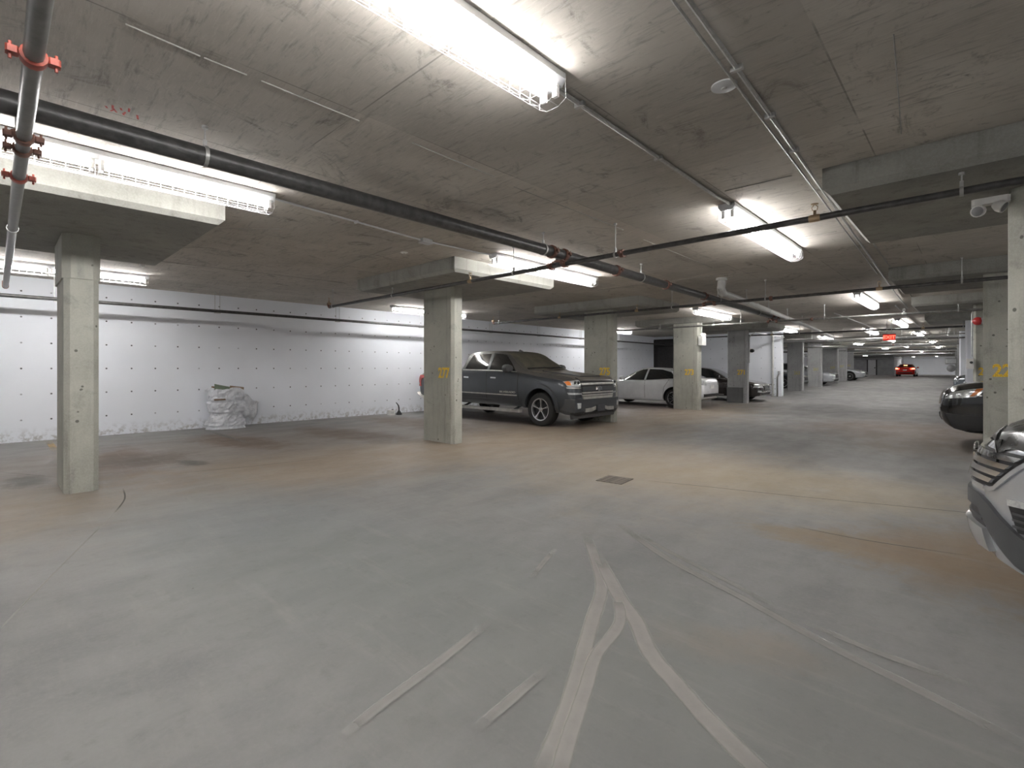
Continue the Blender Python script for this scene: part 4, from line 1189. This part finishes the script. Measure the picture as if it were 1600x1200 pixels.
# tail
for s_ in (-1, 1):
    T.patch('tail_light', [(s_ * .80, 1.18), (s_ * .99, 1.18)], [(s_ * .80, .85), (s_ * .99, .85)], 'B', 'lamp_red', .02, 6, 5)
T.patch('rear_bumper', [(-.96, .68), (.96, .68)], [(-.96, .50), (.96, .50)], 'B', 'chrome_dusty', .10, 14, 4)
T.patch('tonneau_cover', [(-1.3, -.82), (-2.9, -.82)], [(-1.3, .82), (-2.9, .82)], 'T', 'black_plastic', .015, 8, 6)
b = MB(); b.add([(.08, -.02, 0), (.08, .02, 0), (-.08, .025, 0), (-.08, -.025, 0), (-.05, -.006, .06), (-.05, .006, .06), (-.085, .006, .05), (-.085, -.006, .05)], [(0, 1, 5, 4), (1, 2, 6, 5), (2, 3, 7, 6), (3, 0, 4, 7), (4, 5, 6, 7), (0, 3, 2, 1)])
b.build('roof_antenna', 'shell_black', T.root).location = (.1, .25, 1.862)

# ---- sedans
SP = dict(top=[(2.33, .60), (2.31, .66), (2.24, .72), (1.95, .82), (1.05, .95), (.95, .97), (.55, 1.17), (.20, 1.34), (0, 1.395), (-.4, 1.43), (-.9, 1.405), (-1.25, 1.32), (-1.75, 1.12), (-1.95, 1.06), (-2.25, 1.04), (-2.33, .98), (-2.36, .85)],
          belt=[(2.33, .55), (2.2, .66), (1.9, .75), (1.0, .89), (-.5, .94), (-1.6, 1.0), (-2.2, .97), (-2.36, .80)],
          plan=[(2.33, .52), (2.29, .66), (2.2, .77), (2.0, .86), (1.5, .90), (1.0, .91), (-1.4, .91), (-1.9, .88), (-2.2, .80), (-2.33, .68), (-2.36, .6)],
          bot=[(2.33, .38), (2.25, .25), (1.9, .2), (-1.9, .22), (-2.25, .32), (-2.36, .46)], roof=.58, w=.91, axles=(1.36, -1.36), R=.33, arch=.385, lift=.02)
def make_sedan(name, label, loc, rz, mat, rim='rim_alloy', style='ten', grille='black_plastic', full=True, tail='lamp_red', P=SP, glass='glass_dark'):
    c = Car(name, label, P, loc, rz, mat)
    c.wheels(style, rim, .21, .70)
    c.patch('windshield', [(-.56, 1.36), (.56, 1.36)], [(-.74, 1.0), (.74, 1.0)], 'F', glass, .005, 14, 8)
    c.patch('rear_window', [(-.54, 1.34), (.54, 1.34)], [(-.62, 1.10), (.62, 1.10)], 'B', 'glass_dark', .005, 12, 8)
    for sd in 'RL':
        c.patch('window', [(.36, 1.22), (.0, 1.335), (-.22, 1.36)], [(.82, .955), (.3, .955), (-.20, .965)], sd, glass, .005, 14, 6)
        c.patch('window', [(-.30, 1.36), (-.8, 1.34), (-1.15, 1.25)], [(-.28, .968), (-.8, .985), (-1.42, 1.04)], sd, 'glass_dark', .005, 14, 6)
        c.strip('window_trim', [(.9, .945), (-.3, .958), (-1.5, 1.035)], .016, sd, 'chrome' if full else 'black_plastic', .006)
        if full:
            c.strip('door_seam', [(.92, .90), (.88, .6), (.86, .27)], .010, sd, 'iron_black', .002)
            c.strip('door_seam', [(-.25, .95), (-.25, .27)], .010, sd, 'iron_black', .002)
            c.strip('door_seam', [(-1.2, 1.0), (-1.0, .7), (-.95, .30)], .010, sd, 'iron_black', .002)
            for x in (-.12, -1.08): c.strip('door_handle', [(x, .80), (x - .17, .805)], .03, sd, mat, .02)
        c.strip('side_skirt', [(.9, .275), (-.95, .275)], .05, sd, 'chrome' if mat == 'brown_paint' else mat, .012)
    for s_ in (-1, 1):
        c.patch('headlight', [(s_ * .50, .665), (s_ * .80, .72)], [(s_ * .46, .575), (s_ * .84, .60)], 'F', 'lamp_clear', .010, 12, 5)
        c.patch('tail_light', [(s_ * .48, .96), (s_ * .84, .985)], [(s_ * .50, .80), (s_ * .86, .82)], 'B', tail, .010, 12, 5)
        c.patch('fog_light', [(s_ * .60, .47), (s_ * .76, .48)], [(s_ * .60, .40), (s_ * .76, .40)], 'F', 'lamp_clear', .010, 6, 4)
    g = c.patch('grille', [(-.38, .66), (.38, .66)], [(-.28, .47), (.28, .47)], 'F', grille, .012, 12, 5)
    if full:
        for z in (.50, .55, .60): c.strip('grille_bar', [(-.30, z), (.30, z)], .018, 'F', 'chrome', .022, parent=g)
    c.strip('grille_frame', [(-.40, .675), (0, .69), (.40, .675)], .03, 'F', 'chrome', .022)
    c.patch('air_intake', [(-.55, .38), (.55, .38)], [(-.5, .29), (.5, .29)], 'F', 'black_plastic', .010, 10, 4)
    c.strip('bumper_trim', [(-.72, .40), (0, .405), (.72, .40)], .025, 'F', 'chrome' if full else mat, .016)
    c.patch('license_plate', [(-.17, .80), (.17, .80)], [(-.17, .68), (.17, .68)], 'B', 'sticker', .012, 4, 3)
    c.patch('rear_valance', [(-.66, .50), (.66, .50)], [(-.6, .40), (.6, .40)], 'B', 'black_plastic', .015, 10, 3)
    c.mirror(.68, .97, mat, .9, .10)
    return c
W_ = make_sedan('sedan_car', 'white sedan parked nose in with its tail behind the 273 column', (-9.10, 17.33, 0), PI, 'white_paint', 'rim_grey', 'ten', tail='lamp_clear')
make_sedan('sedan_car', 'dark brown sedan parked nose out behind the 271 column', (-8.70, 22.25, 0), 0, 'brown_paint')
make_sedan('sedan_car', 'silver car with its nose past the second far column', (-8.65, 36.3, zf(36.3)), 0, 'silver_paint')
make_sedan('sedan_car', 'silver car with its nose past the last far left columns', (-8.5, 46.6, .42), 0, 'silver_paint', full=False)
make_sedan('sedan_car', 'dark car behind the first far column, past the white cross wall', (-9.4, 32.0, zf(32)), 0, 'grey_paint', full=False)
make_sedan('sedan_car', 'white car glimpsed behind the end of the white cross wall', (-9.6, 27.6, zf(27.6)), 0, 'white_paint', full=False)
rc = make_sedan('sedan_car', 'red car with glowing tail lights driving away at the far end', (-5.84, 73.0, .42), PI / 2, 'red_paint', full=False, tail='tail_red')
for s_ in (-1, 1): rc.patch('brake_lamp', [(s_ * .62, .94), (s_ * .82, .95)], [(s_ * .62, .85), (s_ * .82, .86)], 'B', 'tail_hot', .02, 6, 3)
rc.patch('high_brake_lamp', [(-.16, 1.30), (.16, 1.30)], [(-.16, 1.25), (.16, 1.25)], 'B', 'tail_hot', .012, 6, 3)

# ---- black SUV on the right, seen from its front corner
BP = dict(top=[(2.50, .76), (2.48, .90), (2.42, 1.0), (2.28, 1.08), (1.95, 1.155), (1.25, 1.225), (1.15, 1.24), (.7, 1.47), (.25, 1.68), (0, 1.745), (-.8, 1.78), (-1.9, 1.72), (-2.2, 1.62), (-2.45, 1.2), (-2.55, 1.0)],
          belt=[(2.50, .70), (2.42, .92), (2.2, 1.02), (1.8, 1.09), (1.0, 1.14), (-2.2, 1.2), (-2.55, .9)],
          plan=[(2.50, .62), (2.46, .74), (2.38, .84), (2.25, .92), (2.0, .97), (1.5, .99), (-1.8, .99), (-2.4, .92), (-2.55, .8)],
          bot=[(2.50, .52), (2.42, .40), (2.25, .30), (2.0, .27), (-2.0, .3), (-2.55, .5)], roof=.66, w=.99, axles=(1.44, -1.50), R=.37, arch=.44, lift=.02, ghh=.42)
B_ = Car('suv_car', 'black SUV with a pale headlight parked nose out on the right', BP, (2.02, 12.50, 0), PI, 'black_paint')
B_.wheels('six', 'rim_alloy', .24, .66)
B_.patch('windshield', [(-.62, 1.66), (.62, 1.66)], [(-.80, 1.27), (.80, 1.27)], 'F', 'glass_dark', .005, 14, 8)
for sd in 'LR':
    s_ = 1 if sd == 'L' else -1
    h = B_.patch('headlight', [(2.34, .965), (2.15, 1.02), (1.86, 1.07)], [(2.42, .85), (2.2, .88), (2.02, .90)], sd, 'lamp_clear', .010, 14, 8)
    B_.patch('turn_signal', [(2.01, 1.035), (1.92, 1.05)], [(2.10, .905), (2.04, .915)], sd, 'lamp_amber', .014, 5, 6, h)
    B_.patch('lower_cladding', [(2.42, .60), (2.1, .575), (1.92, .58)], [(2.30, .34), (2.1, .29), (1.9, .28)], sd, 'clad_dark', .012, 14, 6)
    B_.patch('fog_light', [(s_ * .70, .735), (s_ * .82, .72)], [(s_ * .70, .62), (s_ * .83, .61)], 'F', 'iron_black', .006, 8, 6)
    B_.strip('chrome_strip', [(s_ * .38, .66), (s_ * .62, .665), (s_ * .70, .67)], .05, 'F', 'chrome', .015)
    B_.patch('window', [(.4, 1.55), (-.2, 1.66), (-.5, 1.68)], [(.95, 1.2), (.2, 1.2), (-.5, 1.22)], sd, 'glass_dark', .005, 12, 6)
    B_.patch('window', [(-.58, 1.68), (-1.6, 1.66)], [(-.58, 1.22), (-1.7, 1.26)], sd, 'glass_dark', .005, 12, 6)
    B_.strip('door_seam', [(.95, 1.12), (.93, .4)], .01, sd, 'iron_black', .002)
    B_.strip('door_seam', [(-.45, 1.14), (-.45, .4)], .01, sd, 'iron_black', .002)
    B_.arc('fender_flare', 1.44, sd, .435, .50, .1, PI + .1, 'black_paint', .010)
g = B_.patch('grille', [(-.52, .98), (.52, .98)], [(-.46, .76), (.46, .76)], 'F', 'black_plastic', .010, 12, 5)
B_.strip('grille_frame', [(-.56, .985), (0, 1.0), (.56, .985)], .035, 'F', 'chrome', .02)
B_.strip('grille_frame', [(-.56, .98), (-.50, .75)], .03, 'F', 'chrome', .02)
B_.strip('grille_frame', [(.56, .98), (.50, .75)], .03, 'F', 'chrome', .02)
B_.patch('lower_grille', [(-.6, .60), (.6, .60)], [(-.55, .46), (.55, .46)], 'F', 'grey_plastic', .012, 14, 5)
B_.strip('hood_seam', [(2.30, .70), (1.8, .82), (1.3, .87)], .01, 'T', 'iron_black', .002)
B_.mirror(.82, 1.20, 'black_paint', 1.1, .13)

# ---- silver SUV nose at the right edge
VP = dict(top=[(2.36, .66), (2.335, .78), (2.28, .92), (2.22, 1.0), (2.12, 1.055), (1.95, 1.10), (1.25, 1.18), (1.12, 1.2), (.7, 1.38), (.25, 1.58), (0, 1.645), (-.7, 1.675), (-1.8, 1.62), (-2.1, 1.5), (-2.3, 1.1), (-2.34, .9)],
          belt=[(2.36, .62), (2.33, .75), (2.27, .88), (2.2, .95), (1.8, 1.03), (1.0, 1.06), (-2.0, 1.12), (-2.34, .85)],
          plan=[(2.36, .10), (2.33, .21), (2.28, .34), (2.21, .48), (2.11, .62), (1.98, .75), (1.8, .86), (1.5, .935), (-1.7, .935), (-2.2, .86), (-2.34, .75)],
          bot=[(2.36, .46), (2.32, .36), (2.2, .27), (1.9, .23), (-2.0, .28), (-2.34, .5)], roof=.62, w=.935, axles=(1.38, -1.32), R=.365, arch=.43, lift=.02, ghh=.40)
V_ = Car('suv_car', 'silver SUV with chrome slatted grille and dark hood, cut off at the right edge', VP, (2.34, 4.24, 0), PI - .09, 'silver_paint')
V_.wheels('five', 'rim_alloy', .235, .68)
V_.patch('hood', [(2.20, -.485), (2.10, -.615), (1.97, -.74), (1.2, -.84)], [(2.20, .485), (2.10, .615), (1.97, .74), (1.2, .84)], 'T', 'hood_paint', .012, 22, 18)
V_.patch('hood_lip', [(2.215, -.48), (2.215, .48)], [(2.205, -.48), (2.25, -.27), (2.27, 0), (2.25, .27), (2.205, .48)], 'T', 'hood_paint', .016, 18, 4)
V_.patch('windshield', [(-.58, 1.57), (.58, 1.57)], [(-.76, 1.2), (.76, 1.2)], 'F', 'glass_dark', .005, 14, 8)
gr = V_.patch('grille', [(-.66, .925), (0, .93), (.66, .925)], [(-.42, .70), (0, .69), (.42, .70)], 'F', 'black_plastic', .004, 20, 8)
for z, hw in ((.895, .63), (.845, .58), (.795, .53), (.745, .47)):
    V_.patch('grille_slat', [(-hw, z + .016), (0, z + .022), (hw, z + .016)], [(-hw + .03, z - .014), (0, z - .020), (hw - .03, z - .014)], 'F', 'chrome', .028, 22, 4, gr)
V_.strip('grille_frame', [(-.685, .93), (-.435, .685), (.435, .685), (.685, .93)], .022, 'F', 'silver_paint', .012, 30)
b = MB(); b.lathe([(.062, -.008), (.075, 0), (.062, .008), (.052, 0)], 24, 'x', closed=True)
for y in (-.028, .028): b.box(-.006, .006, y - .008, y + .008, -.045, .045)
b.box(-.006, .006, -.03, .03, -.008, .008)
o = b.build('oval_emblem', 'chrome', V_.root, 40); o.location = (2.345, 0, .86); o.scale = (1.3, 1.35, .85)
for s_ in (-1, 1):
    V_.patch('headlight', [(s_ * .71, .93), (s_ * .81, .95)], [(s_ * .70, .85), (s_ * .83, .87)], 'F', 'lamp_clear', .010, 10, 5)
    rec = V_.patch('fog_recess', [(s_ * .54, .66), (s_ * .78, .69)], [(s_ * .60, .50), (s_ * .78, .53)], 'F', 'black_plastic', .008, 10, 6)
    V_.strip('fog_light', [(s_ * .56, .655), (s_ * .76, .675)], .035, 'F', 'lamp_clear', .022, parent=rec)
    for z in (.60, .565, .53): V_.strip('louvre', [(s_ * .58, z), (s_ * .77, z + .01)], .012, 'F', 'grey_plastic', .016, parent=rec)
V_.patch('bumper_cladding', [(-.80, .44), (-.66, .46), (-.42, .60), (-.3, .64), (.3, .64), (.42, .60), (.66, .46), (.80, .44)],
         [(-.80, .30), (-.60, .30), (-.42, .44), (-.3, .55), (.3, .55), (.42, .44), (.60, .30), (.80, .30)], 'F', 'grey_plastic', .022, 40, 6)
V_.patch('lower_intake', [(-.30, .55), (.30, .55)], [(-.36, .43), (.36, .43)], 'F', 'black_plastic', .006, 14, 4)
V_.strip('intake_bar', [(-.33, .49), (.33, .49)], .02, 'F', 'grey_plastic', .014)
V_.patch('skid_plate', [(-.38, .445), (0, .46), (.38, .445)], [(-.44, .335), (0, .345), (.44, .335)], 'F', 'skid_silver', .035, 20, 5)
for sd in 'LR':
    V_.patch('lower_cladding', [(2.1, .45), (1.85, .47)], [(2.05, .27), (1.83, .27)], sd, 'grey_plastic', .015, 8, 4)
    V_.arc('fender_flare', 1.38, sd, .425, .50, -.1, PI + .1, 'grey_plastic', .016)
    V_.patch('window', [(.45, 1.46), (-.1, 1.57), (-.45, 1.585)], [(.92, 1.13), (.2, 1.13), (-.45, 1.14)], sd, 'glass_dark', .005, 12, 6)
    V_.patch('window', [(-.52, 1.585), (-1.5, 1.54)], [(-.52, 1.14), (-1.6, 1.2)], sd, 'glass_dark', .005, 12, 6)
    V_.strip('door_seam', [(.9, 1.06), (.88, .35)], .01, sd, 'iron_black', .002)
    V_.strip('door_seam', [(-.42, 1.08), (-.42, .35)], .01, sd, 'iron_black', .002)
V_.mirror(.80, 1.12, 'silver_paint', 1.05, .12)

# ---- far cars on the right
make_sedan('suv_car', 'pale blue car with its nose just behind the black SUV', (1.90, 17.6, 0), PI, 'blue_paint', full=False, P=VP if False else dict(SP, top=[(x, z + .24) for x, z in SP['top']], belt=[(x, z + .2) for x, z in SP['belt']], R=.34, arch=.40))
make_sedan('suv_car', 'dark grey car nosing out beyond the pale blue one', (1.75, 23.6, .03), PI, 'grey_paint', full=False, P=dict(SP, top=[(x, z + .34) for x, z in SP['top']], belt=[(x, z + .3) for x, z in SP['belt']], R=.36, arch=.42))
